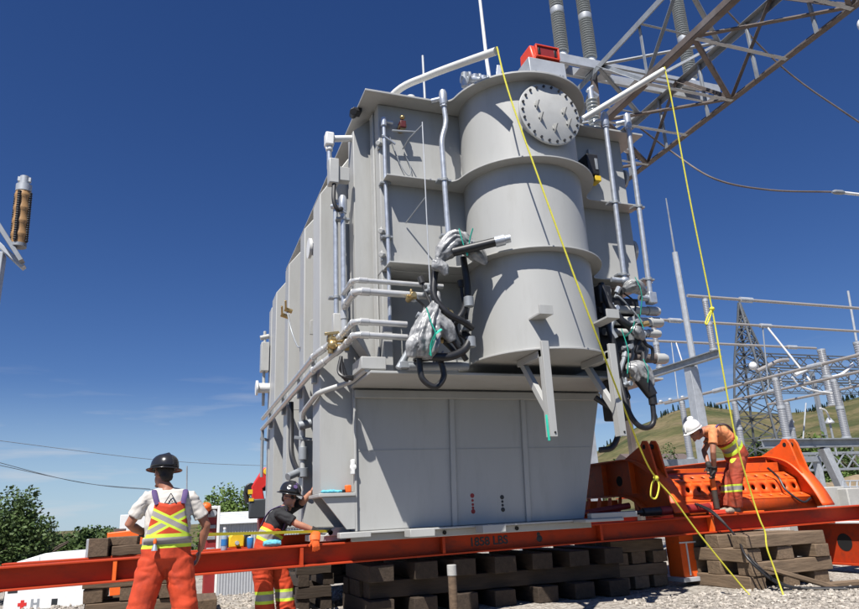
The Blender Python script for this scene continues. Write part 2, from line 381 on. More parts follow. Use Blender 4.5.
def textmesh(body, size, name, m, parent, mw, ext=.002):
    c = bpy.data.curves.new(name, 'FONT'); c.body = body; c.size = size; c.extrude = ext; c.offset = size*.022; c.align_x = 'CENTER'; c.align_y = 'CENTER'
    o = bpy.data.objects.new(name, c); COL.objects.link(o); dg = bpy.context.evaluated_depsgraph_get(); dg.update()
    me = bpy.data.meshes.new_from_object(o.evaluated_get(dg)); bpy.data.objects.remove(o)
    me.transform(mw); me.materials.clear(); me.materials.append(M[m]); return link(name, me, parent)
def crumple(mb, amt, sc=9):
    for v in mb.bm.verts:
        p = V(v.co)*sc; v.co += V((noise.noise(p), noise.noise(p+V((7, 0, 0))), noise.noise(p+V((0, 9, 0)))))*amt
    return mb

# ================================================================== GROUND AND HILLS
def sst(a, b, x):
    t = min(1, max(0, (x-a)/(b-a))); return t*t*(3-2*t)
def gz(x, y):
    low = -2.7*sst(13.2, 20, y + .35*noise.noise(V((x*.4, 3, 0))))*(1-sst(4, 9, x-.28*y))
    return low + .035*noise.noise(V((x*.5, y*.5, 0)))*sst(-2, 4, y)*(1 if y < 40 else 0)
def grid_axis(lo, hi, fine0, fine1, step, grow=1.35):
    a = []; x = fine0
    while x <= fine1: a.append(x); x += step
    s = step; x = fine1
    while x < hi: s *= grow; x += s; a.append(x)
    s = step; x = fine0; pre = []
    while x > lo: s *= grow; x -= s; pre.append(x)
    return pre[::-1]+a
g = MB(); xs = grid_axis(-2500, 3500, -12, 30, .5); ys = grid_axis(-300, 2500, -3, 40, .5)
rows = [g.verts([(x, y, gz(x, y)) for x in xs]) for y in ys]
for A, B in zip(rows, rows[1:]):
    for i in range(len(xs)-1): g.face([A[i], A[i+1], B[i+1], B[i]])
tag(g.build('gravel_ground', 'gravel', ang=180), kind='structure')
HT = [(-3, .002), (0, .002), (.25, .008), (.4, .03), (.5, .05), (.6616, .0897), (.75, .13), (.82, .155), (.8824, .166), (.95, .158), (1.0665, .151), (1.15, .157), (1.28, .187), (1.6, .24), (2.5, .30), (6, .3)]
def ridge(q):
    for (a, x), (b, y) in zip(HT, HT[1:]):
        if q <= b: 
            t = (q-a)/(b-a); return x+(y-x)*t
    return HT[-1][1]
YB, YR = 120., 700.
g = MB(); rows = []
qs = [-1.6+4.8*i/300 for i in range(301)]
for j in range(60):
    t = j/45.; Y = YB + (YR-YB)*t; row = []
    for q in qs:
        hz = ridge(q + .02*noise.noise(V((q*3, t*4, 0)))*(1-t))*YR+1.15
        if t <= 1: z = -3 + (hz+3)*(t**1.25)*(1-.0*t)
        else: z = hz - (t-1)*hz*.7
        z += (noise.noise(V((q*9, t*5, 1)))*9*t + noise.noise(V((q*26, t*12, 4)))*3*t)*(1-.75*sst(.7, 1, t))*min(1, hz/60)
        row.append((q*Y, Y, z))
    rows.append(g.verts(row))
for A, B in zip(rows, rows[1:]):
    for i in range(len(qs)-1): g.face([A[i], A[i+1], B[i+1], B[i]])
tag(g.build('grassy_hill', 'hill', ang=180), kind='structure')

# loose stones lying on the gravel near the camera: nobody could count them
g = MB(); rs = random.Random(3)
ico = []
tmp = bmesh.new(); bmesh.ops.create_icosphere(tmp, subdivisions=1, radius=1); icov = [v.co.copy() for v in tmp.verts]; icof = [[v.index for v in f.verts] for f in tmp.faces]; tmp.free()
def stone(x, y, s):
    q = Matrix.Rotation(rs.random()*6.28, 3, 'Z') @ Matrix.Rotation(rs.random()*3, 3, 'X'); e = V((s, s*rs.uniform(.6, 1), s*rs.uniform(.45, .8)))
    vs = g.verts([V((x, y, gz(x, y)+s*.2)) + q @ V((p.x*e.x*rs.uniform(.75, 1.2), p.y*e.y*rs.uniform(.75, 1.2), p.z*e.z)) for p in icov])
    for f in icof: g.face([vs[i] for i in f])
for _ in range(2600):
    stone(rs.uniform(5.2, 10.5), rs.uniform(5.6, 8.0), rs.choice((.012, .016, .02, .026, .035)))
for _ in range(1500):
    stone(rs.uniform(-2.6, 3), rs.uniform(9.4, 13.5), rs.choice((.016, .02, .03, .04)))
stm = mat('loose_stone', (.38, .34, .29), .9, vary=.6, scale=14)
tag(g.build('loose_gravel', stm, ang=0), kind='stuff')

# ================================================================== TRANSFORMER
CX, CY = 4.2, 7.5
T = thing('power_transformer', 'huge grey power transformer tank with round turret standing on the orange beam', 'transformer', (4.0, 10.5, .98))
def P(mb, name, m='paint', bevel=.006, ang=35, par=None): return mb.build(name, m, par or T, bevel, ang)
# main tank, its front bottom corner tapering in on the right
P(MB().prism([(2.05, 1.0), (5.22, 1.0), (5.70, 2.75), (5.72, 6.47), (2.30, 6.47), (2.30, 2.76), (2.05, 2.74)], 'y', 8.45, 9.04), 'tank_front_bay', bevel=.012)
P(MB().prism([(2.42, 1.0), (5.22, 1.0), (5.70, 2.75), (5.72, 6.47), (2.42, 6.47)], 'y', 9.0405, 14.3), 'tank', bevel=.012)
P(MB().box(2.28, 6.12, 7.75, 8.447, 4.09, 6.475), 'front_compartment', bevel=.012)
P(MB().box(2.36, 6.0, 8.02, 8.447, 2.758, 4.0895), 'lower_bay', bevel=.01)
P(MB().box(2.285, 2.40, 7.80, 8.02, 2.758, 4.0895), 'corner_strip', bevel=.006)
def bulge(x0, x1, yf, yb, R, rf, n=30):
    """front edge of a plate that swells out round the turret"""
    pts = [(x0, yb), (x0, yf)]
    dy = CY-(yf-rf); d = math.sqrt((R+rf)**2-dy*dy)
    a0 = math.atan2(-dy, -d)                                        # left tangent point seen from the turret axis
    fc = (CX-d, yf-rf)
    aa = math.atan2(CY-fc[1], CX-fc[0])
    for i in range(9):
        t = R_(90)+(aa-R_(90))*i/8; pts.append((fc[0]+rf*math.cos(t), fc[1]+rf*math.sin(t)))
    th0 = math.atan2(fc[1]-CY, fc[0]-CX); th1 = -math.pi-th0
    for i in range(1, n):
        t = th0+(th1-th0)*i/n; pts.append((CX+R*math.cos(t), CY+R*math.sin(t)))
    fc2 = (CX+d, yf-rf)
    for i in range(9):
        t = (math.pi-aa)+(R_(90)-(math.pi-aa))*i/8; pts.append((fc2[0]+rf*math.cos(t), fc2[1]+rf*math.sin(t)))
    return pts+[(x1, yf), (x1, yb)]
P(MB().prism(bulge(2.04, 6.36, 7.495, 14.5, .97, .16), 'z', 6.477, 6.507), 'cover_flange', bevel=.005)
P(MB().prism(bulge(2.30, 6.14, 7.495, 7.748, .96, .16), 'z', 5.285, 5.305), 'stiffener_shelf', bevel=.004)
P(MB().prism(bulge(2.30, 6.14, 7.495, 7.748, .93, .13), 'z', 4.105, 4.125), 'stiffener_shelf', bevel=.004)
P(MB().prism([(2.02, 8.448), (2.02, 7.46), (6.05, 7.46), (6.05, 8.448)], 'z', 2.725, 2.755), 'bottom_shelf', bevel=.004)
P(MB().box(2.06, 5.66, 8.38, 8.447, 2.60, 2.70), 'stiffener_beam')
P(MB().lathe([(.79, 0), (.79, 3.565)], (CX, CY, 2.912), n=72), 'turret', bevel=0)
P(MB().prism([(CX-.87, 8.018), (CX-.87, 7.5)]+[(CX-.87*math.cos(math.pi*i/36), CY-.87*math.sin(math.pi*i/36)) for i in range(1, 36)]+[(CX+.87, 7.5), (CX+.87, 8.018)], 'z', 2.886, 2.911), 'turret_base_plate', bevel=.004)
P(MB().box(CX-.79, CX+.79, 7.5, 8.018, 2.9115, 4.088), 'turret_back', bevel=.004)
# inspection cover
ic = V((4.235, 6.64, 5.965))
P(MB().lathe([(.38, 0), (.38, .2)], ic+V((0, .03, 0)), (0, 1, 0), 40), 'hatch_collar', bevel=0)
hc = P(MB().lathe([(.425, 0), (.435, .006), (.435, .03)], ic+V((0, -.005, 0)), (0, 1, 0), 56), 'inspection_cover', 'paint2', bevel=0)
b = MB()
for i in range(22):
    a = 2*math.pi*i/22; p = ic+V((.395*math.cos(a), -.024, .395*math.sin(a)))
    b.lathe([(.018, 0), (.018, .018)], p, (0, 1, 0), 6)
P(b, 'hole_shade_bolts', 'galvk', 0, par=hc)  # solid heads coloured black to stand for the shade inside bolt holes
for dx, dz in ((-.19, .10), (.20, .06), (-.15, -.07), (.25, -.10), (.04, -.20)):
    b = MB(); p = ic+V((dx, -.006, dz)); b.prism([(p.y, p.z+.06), (p.y-.09, p.z+.02), (p.y, p.z-.065)], 'x', p.x-.008, p.x+.008)
    b.box(p.x-.03, p.x-.01, p.y-.012, p.y, p.z-.02, p.z+.02)
    P(b, 'lifting_lug', 'paint2', .002, par=hc)
# seams and stiffener bars on the tank front
for x0, x1 in ((3.38, 3.33), (4.43, 4.37)):
    P(MB().prism([(x1-.035, 1.002), (x1+.035, 1.002), (x0+.035, 2.60), (x0-.035, 2.60)], 'y', 8.415, 8.449), 'stiffener_bar')
P(MB().box(2.06, 5.44, 8.4445, 8.4495, 1.946, 1.954), 'weld_seam', bevel=0)
P(MB().box(2.045, 2.075, 8.40, 8.4495, 1.0, 2.60), 'corner_bar')
# box ribs down the left side, with sloped caps up to the cover
def rib(x, y0, y1, zb, zt, xin, zc, name='side_rib'):
    P(MB().prism([(x, zb), (xin, zb), (xin, zc), (x, zt)], 'y', y0, y1), name, bevel=.012)
rib(1.64, 8.50, 9.0, 1.452, 5.42, 2.298, 6.40)
for x0, y0, y1 in ((1.64, 9.72, 10.1), (1.64, 11.3, 11.7), (1.64, 12.9, 13.5), (1.68, 13.95, 14.3)): rib(x0, y0, y1, 1.05, 5.42, 2.418, 6.42)
P(MB().prism([(2.03, 3.30), (2.277, 2.95), (2.277, 6.47), (2.03, 6.25)], 'y', 8.15, 8.447), 'side_rib', bevel=.008)
P(MB().box(2.255, 2.277, 7.95, 8.10, 2.9, 6.45), 'cover_strip', 'paint2', .003)
# jacking pad with gusset under the first rib
P(MB().box(1.60, 2.046, 8.36, 9.06, 1.41, 1.45), 'jacking_pad', bevel=.006)
for y in (8.40, 8.98): P(MB().prism([(1.64, 1.408), (2.046, 1.408), (2.046, 1.03), (1.94, 1.03)], 'y', y, y+.03), 'gusset', bevel=.003)
# base
P(MB().box(1.90, 5.36, 8.30, 14.35, .972, .998), 'base_plate')
P(MB().box(2.0, 5.30, 8.42, 8.47, .885, .970), 'base_web', 'paint')
for x0, x1, z0, yy in ((1.80, 2.17, .935, 8.14), (2.62, 2.93, .905, 8.06), (3.55, 3.86, .905, 8.06), (4.95, 5.52, .962, 7.98)):
    P(MB().box(x0, x1, yy, 8.298, z0, 1.0), 'base_foot', bevel=.008)
for x in (3.18, 4.18): P(MB().cyl((x, 8.405, .93), (x, 8.419, .93), .025), 'lug_hole', 'dark', 0)
P(MB().cyl((1.80, 8.66, 1.0), (1.80, 8.70, 1.0), .03), 'lug_hole', 'dark', 0)
P(MB().box(1.62, 2.0, 8.7, 9.4, .90, .972), 'base_foot', bevel=.006)
P(MB().prism([(1.72, .96), (2.046, .96), (2.046, 1.06), (1.86, 1.06)], 'y', 8.66, 8.74), 'base_foot', bevel=.006)
P(MB().box(5.05, 5.75, 8.0, 8.1, 1.0, 1.07), 'base_foot', bevel=.006)
# brackets on the turret
for X in (3.85, 4.74):
    k = MB(); ys = CY-math.sqrt(.79**2-(X-CX)**2)
    k.box(X-.085, X+.085, 6.56, 6.585, 3.26, 3.37); k.box(X-.085, X+.085, 6.585, ys+.05, 3.26, 3.285); P(k, 'angle_bracket', bevel=.003)
    k = MB()
    k.box(X-.045, X+.045, 6.66, 6.70, 1.90, 2.975); k.box(X-.045, X-.035, 6.70, 6.76, 1.90, 2.9)
    k.box(X-.045, X+.045, 6.70, 7.30, 2.80, 2.883)
    k.bar((X, 7.22, 2.81), (X, 6.72, 2.16), .08, .06, V((1, 0, 0))); P(k, 'triangular_bracket', bevel=.003)
    P(MB().cyl((X+.015, 6.652, 1.945), (X+.015, 6.6605, 1.945), .012), 'bolt_hole', 'dark', 0)
P(MB().tube([(3.80, 6.70, 2.14), (3.795, 6.69, 2.0), (3.80, 6.69, 1.86)], .014, 6), 'tie_ribbon', 'teal', 0)

# ---- conduits
def clampfit(p, r, axis='x'):
    k = MB(); p = V(p)
    k.box(p.x-r*2.6, p.x+r*2.6, p.y-.012, p.y+.10, p.z-.014, p.z+.014); k.cyl(p-V((0, 0, .02)), p+V((0, 0, .02)), r*1.35, 12); return k
def conduit(path, r=.036, m='galv', clamps=(), head=True, name='conduit'):
    c = P(MB().tube(path, r, 14), name, m, 0)
    for q in clamps: P(clampfit(q, r), 'clamp', 'galvd', .003, par=c)
    if head:
        p = V(path[0]); k = MB()
        k.tube([p+V((0, 0, -.05)), p+V((0, 0, 0)), p+V((0, 0, .12)), p+V((0, 0, .17)), p+V((0, 0, .19))], [(.055, .05), (.062, .055), (.062, .055), (.045, .04), (.015, .015)], 14)
        k.cyl(p+V((-.03, .02, .05)), p+V((-.13, .10, .05)), .035, 12); k.cyl(p+V((0, 0, -.08)), p+V((0, 0, -.04)), .05, 8)
        P(k, 'conduit_fitting', 'galv', .004, par=c)
    return c
conduit(fillet_path([(3.10, 7.42, 6.44), (3.125, 7.42, 6.12), (3.04, 7.42, 5.86), (3.06, 7.42, 4.36)], .10), clamps=[(3.05, 7.42, 5.27), (3.06, 7.42, 4.50)])
conduit([(5.64, 7.40, 6.52), (5.60, 7.40, 4.12)], clamps=[(5.62, 7.40, 5.24), (5.60, 7.40, 4.16)])
conduit([(6.04, 7.40, 6.56), (5.99, 7.40, 3.88)], clamps=[(6.02, 7.40, 5.22), (6.0, 7.40, 4.12)])
k = MB().box(5.93, 6.05, 7.34, 7.46, 3.76, 3.92); k.cyl((5.95, 7.4, 3.84), (5.80, 7.4, 3.84), .045); P(k, 'conduit_fitting', 'galv', .01)
k = MB().ell((5.60, 7.40, 4.07), (.07, .06, .055)); k.cyl((5.6, 7.4, 4.07), (5.40, 7.42, 4.08), .035); P(k, 'conduit_fitting', 'galv', 0)
conduit([(2.335, 7.68, 6.15), (2.335, 7.68, 5.0), (2.345, 7.68, 4.3), (2.335, 7.68, 3.4)], .026, 'galv', [(2.335, 7.68, 5.27), (2.34, 7.68, 4.52)], False)
k = MB().cyl((2.335, 7.68, 6.10), (2.335, 7.68, 6.22), .042); k.cyl((2.335, 7.68, 6.18), (2.46, 7.68, 6.17), .025); P(k, 'conduit_fitting', 'galv', .003); P(MB().bar((2.30, 7.66, 5.95), (2.48, 7.66, 5.84), .03, .02), 'strap_clamp', 'galv', .003)
for z in (5.85, 4.60, 4.28): P(MB().box(2.265, 2.28, 7.72, 7.80, z-.07, z+.07).cyl((2.25, 7.70, z), (2.30, 7.76, z+.02), .035, 12), 'cable_clip', 'paint2', .008)
P(MB().tube([(2.75, 7.33, 6.02), (2.745, 7.33, 4.6), (2.745, 7.33, 3.1)], .008, 8), 'guide_rod', 'galvl', 0)
P(MB().tube([(2.75, 7.33, 5.98), (2.62, 7.5, 5.86), (2.60, 7.72, 5.82)], .009, 6), 'guide_wire', 'galvd', 0)
P(MB().tube(smooth_path([(2.42, 7.73, 6.0), (2.55, 7.72, 5.60), (2.66, 7.71, 5.43), (2.70, 7.72, 5.55), (2.62, 7.73, 5.78)]), .007, 6), 'guide_wire', 'galvd', 0)
P(MB().tube([(2.745, 7.34, 4.95), (2.60, 7.72, 4.75)], .009, 6), 'guide_wire', 'galvd', 0)
# small valve with red handle high on the front panel
k = MB().cyl((2.58, 7.745, 6.12), (2.58, 7.60, 6.10), .05); k.ell((2.57, 7.60, 6.22), (.035, .035, .03)); P(k, 'drain_valve', 'brass', 0)
P(MB().box(2.535, 2.615, 7.58, 7.70, 6.07, 6.17), 'valve_handle', 'vred', .008); P(MB().bar((2.42, 7.60, 6.0), (2.74, 7.60, 6.03), .03, .02), 'valve_lever', 'galvd', .004)
# black gauge box on the right of the turret
k = P(MB().box(5.33, 5.52, 7.52, 7.748, 5.72, 6.05), 'gauge_box', 'black', .015)
P(MB().box(5.455, 5.50, 7.512, 7.52, 5.80, 5.98), 'gauge_glass', 'galvd', .004, par=k)
P(MB().box(5.44, 5.54, 7.53, 7.70, 5.63, 5.715), 'gauge_cap', 'yel_lab', .008, par=k)
P(MB().box(5.50, 5.62, 7.70, 7.748, 6.12, 6.24), 'terminal_box', 'paint2', .006)
P(MB().lathe([(.10, 0), (.17, .02), (.17, .07), (.08, .09)], (6.16, 7.95, 4.75), (1, -.15, 0), 18), 'lifting_eye', 'paint2', 0)
P(MB().lathe([(.10, 0), (.15, .02), (.15, .06), (.08, .09)], (6.20, 7.95, 5.95), (1, -.1, 0), 18), 'lifting_eye', 'paint2', 0)

# ---- pipework at the left front corner, then back along the side
def pipe(path, r, m='paint2', rad=.10, sock=True, name='pipe'):
    c = P(MB().tube(fillet_path(path, rad, 4), r, 14), name, m, 0)
    if sock:
        q = [V(p) for p in path]
        for i in range(1, len(q)-1):
            for e in (q[i-1], q[i+1]):
                u = (e-q[i]).normalized(); P(MB().cyl(q[i]+u*.06, q[i]+u*.17, r*1.2, 14), 'pipe_socket', m, .004, par=c)

    return c
pipe([(3.0, 7.56, 3.86), (1.86, 7.56, 3.87), (1.86, 8.12, 3.86)], .031, 'galvp')
pipe([(2.85, 7.50, 3.70), (1.87, 7.50, 3.71), (1.87, 8.10, 3.70), (1.87, 8.10, 3.30)], .043, 'galvp')
pipe([(2.50, 7.54, 3.34), (1.86, 7.54, 3.35), (1.86, 8.05, 3.34), (1.56, 8.42, 3.13), (1.56, 14.0, 3.13)], .038, 'galvp')
pipe([(2.50, 7.54, 3.18), (1.86, 7.54, 3.19), (1.86, 8.05, 3.18), (1.56, 8.42, 2.96), (1.56, 14.1, 2.93)], .038, 'galvp')
pipe([(2.02, 7.62, 2.80), (1.99, 8.30, 2.78), (1.60, 8.42, 2.66), (1.59, 9.4, 2.58), (1.62, 9.62, 2.45), (1.62, 9.62, 1.75)], .033, rad=.12, sock=False)
for y in (8.75, 9.9, 11.5, 13.2):
    P(MB().box(1.585, 1.64, y-.05, y+.05, 2.84, 3.24), 'pipe_bracket', 'galvd', .004)
# valves and cables on the side
k = MB()
for z in (3.28, 3.18): k.cyl((1.66, 8.14, z), (1.93, 8.14, z), .04)
k.cyl((1.70, 8.13, 3.10), (1.70, 8.13, 3.34), .035); k.bar((1.62, 8.10, 3.33), (1.80, 8.10, 3.36), .03); k.ell((1.72, 8.10, 3.20), (.06, .05, .06))
P(k, 'side_valve', 'brass', .002)
for k in (MB().cyl((1.62, 9.62, 1.95), (1.62, 9.62, 2.12), .06), MB().bar((1.50, 9.6, 2.25), (1.74, 9.6, 2.22), .04), MB().cyl((1.62, 9.62, 1.72), (1.62, 9.62, 1.84), .075), MB().cyl((1.55, 9.55, 2.40), (1.72, 9.55, 2.44), .06), MB().cyl((1.55, 9.6, 1.78), (1.40, 9.5, 1.72), .05)):
    P(k, 'side_valve', 'galvd', .003)
P(MB().tube(smooth_path([(1.60, 10.6, 2.9), (1.60, 10.55, 2.5), (1.58, 10.35, 2.1), (1.60, 10.0, 1.85), (1.63, 9.75, 1.75)]), .04, 10), 'hose', 'black', 0)
k = MB()
for a in (0, .05, .1): k.tube(smooth_path([(1.82, 8.08, 3.05-a*.5), (1.78+a, 8.05, 2.86-a), (1.84, 8.0, 2.78), (1.95, 8.02, 2.76+a*.3)]), .022, 8)
P(k, 'hose', 'black', 0)
P(MB().box(1.95, 2.25, 7.60, 8.05, 2.80, 2.95), 'terminal_box', 'paint', .01)
P(MB().lathe([(.02, 0), (.04, .01), (.04, .03), (.02, .04)], (2.03, 8.40, 1.75), (-.3, -1, 0), 14), 'lifting_eye', 'white', 0)
P(MB().box(2.0, 2.045, 8.36, 8.44, 1.66, 1.84), 'lug_plate', 'white', .01)
# pair of upright conduits with junction box left of the first rib
conduit([(1.865, 8.10, 5.05), (1.865, 8.10, 3.30)], .034, clamps=[(1.865, 8.10, 4.9)])
conduit([(1.79, 8.20, 5.2), (1.79, 8.20, 3.55)], .032, head=False, clamps=[(1.79, 8.20, 3.85)])
k = MB().box(1.74, 1.90, 8.14, 8.26, 3.36, 3.62); P(k, 'conduit_fitting', 'paint2', .01)
P(MB().box(1.67, 1.80, 8.0, 8.16, 5.36, 5.72), 'junction_box', 'paint2', .012)
P(MB().box(1.805, 1.95, 8.03, 8.15, 5.42, 5.62), 'junction_box', 'paint', .008)
P(MB().tube(smooth_path([(1.74, 8.05, 5.38), (1.73, 8.02, 5.1), (1.78, 8.02, 4.98), (1.84, 8.05, 5.02)]), .028, 8), 'hose', 'black', 0)
P(MB().cyl((1.72, 8.25, 5.68), (1.72, 8.25, 6.1), .034), 'conduit', 'galv', 0)
k = MB().box(1.66, 1.78, 8.18, 8.32, 6.02, 6.22); k.cyl((1.77, 8.25, 6.15), (2.06, 8.25, 6.2), .045); k.cyl((1.72, 8.25, 5.95), (1.72, 8.25, 6.03), .05); P(k, 'conduit_fitting', 'white', .02)
# lifting bollards along the side
for y, z in ((9.35, 4.95), (14.05, 3.75)):
    P(MB().lathe([(.10, 0), (.10, .22), (.15, .23), (.15, .27)], (1.9 if y < 10 else 1.68, y, z), (-1, 0, 0), 18), 'lifting_bollard', 'white', 0)
k = MB()
for q in ((1.60, 10.6, 4.35), (1.55, 10.65, 4.27)): k.cyl(q, (q[0]-.12, q[1], q[2]+.04), .035); k.bar((q[0]-.1, q[1], q[2]), (q[0]-.12, q[1]-.1, q[2]+.15), .03)
P(k, 'side_valve', 'brass', .002)
P(MB().tube(smooth_path([(1.52, 10.6, 4.35), (1.58, 10.5, 4.0), (1.62, 10.2, 3.7), (1.63, 10.0, 3.62)]), .012, 6), 'hose', 'galvd', 0)
for y, z in ((9.55, 3.85), (9.5, 2.95), (11.1, 3.0)):
    P(MB().prism([(1.70, z-.14), (1.98, z-.14), (1.98, z+.22), (1.70, z+.06)], 'y', y, y+.04), 'lug_plate', 'paint', .004)
k = MB().box(1.50, 1.66, 14.0, 14.25, 4.1, 4.7); k.cyl((1.57, 14.1, 3.4), (1.57, 14.1, 4.95), .03); k.cyl((1.48, 14.1, 4.8), (1.66, 14.1, 4.85), .05)
P(k, 'junction_box', 'paint2', .01)
k = MB(); k.bar((1.52, 14.0, 2.75), (1.68, 14.0, 2.7), .05); k.cyl((1.56, 14.0, 2.9), (1.56, 14.0, 2.0), .03)
P(k, 'pipe', 'galvd', 0)

# ---- right-hand stack of short pipes
for x, z, r in ((6.15, 3.69, .066), (6.17, 3.53, .072), (6.11, 3.37, .058), (6.16, 3.02, .074)):
    c = P(MB().cyl((5.25, 7.52, z), (x-.1, 7.50, z), r*.85, 16), 'pipe', 'rusty' if z < 3.1 else 'paint2', 0)
    P(MB().tube([(x-.17, 7.5, z), (x-.02, 7.5, z), (x+.02, 7.5, z), (x+.03, 7.5, z)], [r, r, r*.8, r*.3], 16), 'pipe_cap', 'paint2', 0, par=c)
P(MB().box(5.2, 5.95, 7.62, 8.015, 2.95, 3.9), 'pipe_panel', 'black', .01)
def hose(pts, r, m='black', name='hose'): return P(MB().tube(smooth_path(pts, 7), r, 12), name, m, 0)
hose([(5.18, 7.35, 3.95), (5.20, 7.28, 3.7), (5.30, 7.2, 3.45), (5.46, 7.2, 3.34)], .05)
hose([(5.22, 7.4, 4.0), (5.16, 7.3, 3.5), (5.18, 7.25, 3.1), (5.22, 7.3, 2.7), (5.2, 7.4, 2.4)], .042)
hose([(5.26, 7.35, 2.9), (5.22, 7.2, 2.35), (5.28, 7.15, 2.12), (5.42, 7.15, 2.05), (5.55, 7.15, 2.12), (5.58, 7.15, 2.38)], .033)
hose([(5.05, 7.6, 2.5), (5.28, 7.55, 2.3), (5.30, 7.55, 2.05), (5.18, 7.55, 1.86), (5.02, 7.6, 1.83)], .037)
k = MB().cyl((5.50, 7.2, 2.68), (5.59, 7.15, 2.45), .10, 14, .07); k.cyl((5.585, 7.15, 2.47), (5.585, 7.15, 2.34), .052); P(k, 'hose_coupling', 'black', 0)
P(MB().box(5.2, 5.5, 7.5, 7.7, 2.2, 2.72), 'pump_block', 'black', .02); P(MB().box(5.1, 5.3, 7.3, 7.5, 3.7, 3.95), 'pump_block', 'black', .02)
# ---- black hoses on the left
hose([(2.78, 7.20, 3.98), (2.72, 7.15, 3.6), (2.85, 7.10, 3.38), (3.05, 7.1, 3.28), (3.18, 7.15, 3.22)], .040)
hose([(2.75, 7.22, 3.75), (2.80, 7.16, 3.3), (2.98, 7.15, 3.0), (3.10, 7.2, 2.85)], .034)
hose([(2.62, 7.15, 2.86), (2.85, 7.12, 2.86), (3.05, 7.15, 2.95), (3.15, 7.2, 3.1), (3.10, 7.3, 3.2)], .048)
hose([(2.52, 7.2, 2.85), (2.54, 7.18, 2.62), (2.68, 7.16, 2.52), (2.80, 7.18, 2.64), (2.78, 7.2, 2.84)], .034)
hose([(3.17, 7.25, 4.15), (3.19, 7.24, 3.7), (3.12, 7.26, 3.45), (3.0, 7.3, 3.3)], .042)
c = P(MB().cyl((2.95, 7.05, 4.12), (3.42, 6.80, 4.20), .055, 14), 'hose', 'black', 0)
P(MB().tube([(3.40, 6.81, 4.197), (3.50, 6.757, 4.214), (3.505, 6.754, 4.215), (3.56, 6.725, 4.225)], [.066, .066, .05, .05], 12), 'hose_coupling', 'galv', 0, par=c)
k = MB()
for q in ((3.12, 7.2, 3.20), (3.16, 7.18, 3.0), (3.18, 7.2, 3.5)): k.cyl(q, (q[0], q[1], q[2]+.12), .06, 12)
P(k, 'pipe_fittings', 'galvd', .003); k = MB(); k.cyl((2.45, 7.4, 2.80), (3.2, 7.4, 2.82), .05); k.cyl((2.35, 7.45, 2.78), (2.50, 7.45, 3.02), .04); k.box(2.36, 2.62, 7.36, 7.50, 2.776, 2.85)
P(k, 'pipe_fittings', 'galvd', .003)
# ---- plastic-wrapped valves: gathered bags with pleats running along them
def bag(mb, pts, rad, pl=9, amp=.16, sd=0, fl=.85):
    path = smooth_path(pts, 7); n = 60; m = len(path)-1; rr = smooth_path([(r, 0, 0) for r in rad], 7); rings = []; side = None
    for i, p in enumerate(path):
        d = (path[min(i+1, m)]-path[max(i-1, 0)]).normalized(); x = V((1, .2, 0)); x = (x-d*x.dot(d)); x = x.normalized() if x.length > .1 else d.orthogonal().normalized(); y = d.cross(x); ring = []
        for j in range(n):
            t = 2*math.pi*j/n; c, s_ = math.cos(t), math.sin(t)
            f = noise.noise(V((c*pl*.35, s_*pl*.35, sd*3.7+i*.05)))*1.1+.6*abs(noise.noise(V((c*pl*.8, s_*pl*.8, sd+i*.10))))+.35*noise.noise(V((c*2+i*.45, s_*2, sd+9)))
            r = max(.004, rr[i].x)*(1+amp*f*1.6); ring.append(p+x*(c*r)+y*(s_*r*fl))
        rings.append(mb.verts(ring))
    for A, B in zip(rings, rings[1:]):
        for j in range(n): mb.face([A[j], A[(j+1) % n], B[(j+1) % n], B[j]])
    mb.face(rings[0][::-1]); mb.face(rings[-1])
def wrap(bags, ties, sd):
    k = MB()
    for i, (pts, rad) in enumerate(bags): bag(k, pts, rad, 9, .17, sd*5+i)
    o = voxel(k, 'plastic_wrap', 'wrap', T, .009, 2, .0, 24, sd)
    for path in ties: P(MB().tube(smooth_path(path, 6), .016, 6, r2=.006), 'tie_ribbon', 'teal', 0, par=o)
wrap([([(3.28, 7.08, 4.22), (3.18, 7.1, 4.26), (3.03, 7.1, 4.29), (2.88, 7.1, 4.16), (2.78, 7.1, 4.02)], [.05, .10, .135, .115, .045]), ([(2.79, 7.1, 4.03), (2.76, 7.09, 3.96), (2.70, 7.08, 3.90)], [.045, .075, .03]), ([(2.79, 7.09, 4.0), (2.83, 7.08, 3.93), (2.86, 7.07, 3.83)], [.04, .07, .03]), ([(3.15, 7.08, 4.22), (3.28, 7.06, 4.12), (3.38, 7.05, 4.0)], [.10, .10, .03])],
     [[(3.02, 6.98, 4.40), (3.05, 6.965, 4.22), (3.10, 6.97, 4.06)], [(3.20, 6.98, 4.42), (3.15, 6.97, 4.28), (3.10, 6.97, 4.06)]], 1)
wrap([([(2.78, 7.18, 3.66), (2.74, 7.16, 3.46), (2.66, 7.14, 3.30), (2.60, 7.14, 3.12), (2.57, 7.14, 2.96), (2.55, 7.15, 2.84)], [.025, .075, .125, .165, .165, .10]), ([(2.72, 7.14, 3.30), (2.84, 7.14, 3.20), (2.92, 7.14, 3.05)], [.10, .10, .05]), ([(2.52, 7.1, 3.05), (2.42, 7.1, 2.98), (2.40, 7.12, 2.84)], [.08, .09, .05])],
     [[(2.55, 6.96, 3.38), (2.60, 6.955, 3.20), (2.64, 6.955, 3.06), (2.56, 6.97, 2.84)], [(2.64, 6.955, 3.08), (2.72, 6.97, 3.14)], [(2.66, 6.96, 3.12), (2.58, 6.96, 2.95), (2.57, 6.94, 2.82)]], 2)
wrap([([(5.46, 7.25, 3.88), (5.56, 7.24, 3.93), (5.68, 7.25, 3.94), (5.80, 7.26, 3.86)], [.04, .09, .10, .05])], [[(5.56, 7.12, 4.02), (5.60, 7.10, 3.87), (5.62, 7.11, 3.72)], [(5.62, 7.11, 3.74), (5.56, 7.12, 3.5)]], 3)
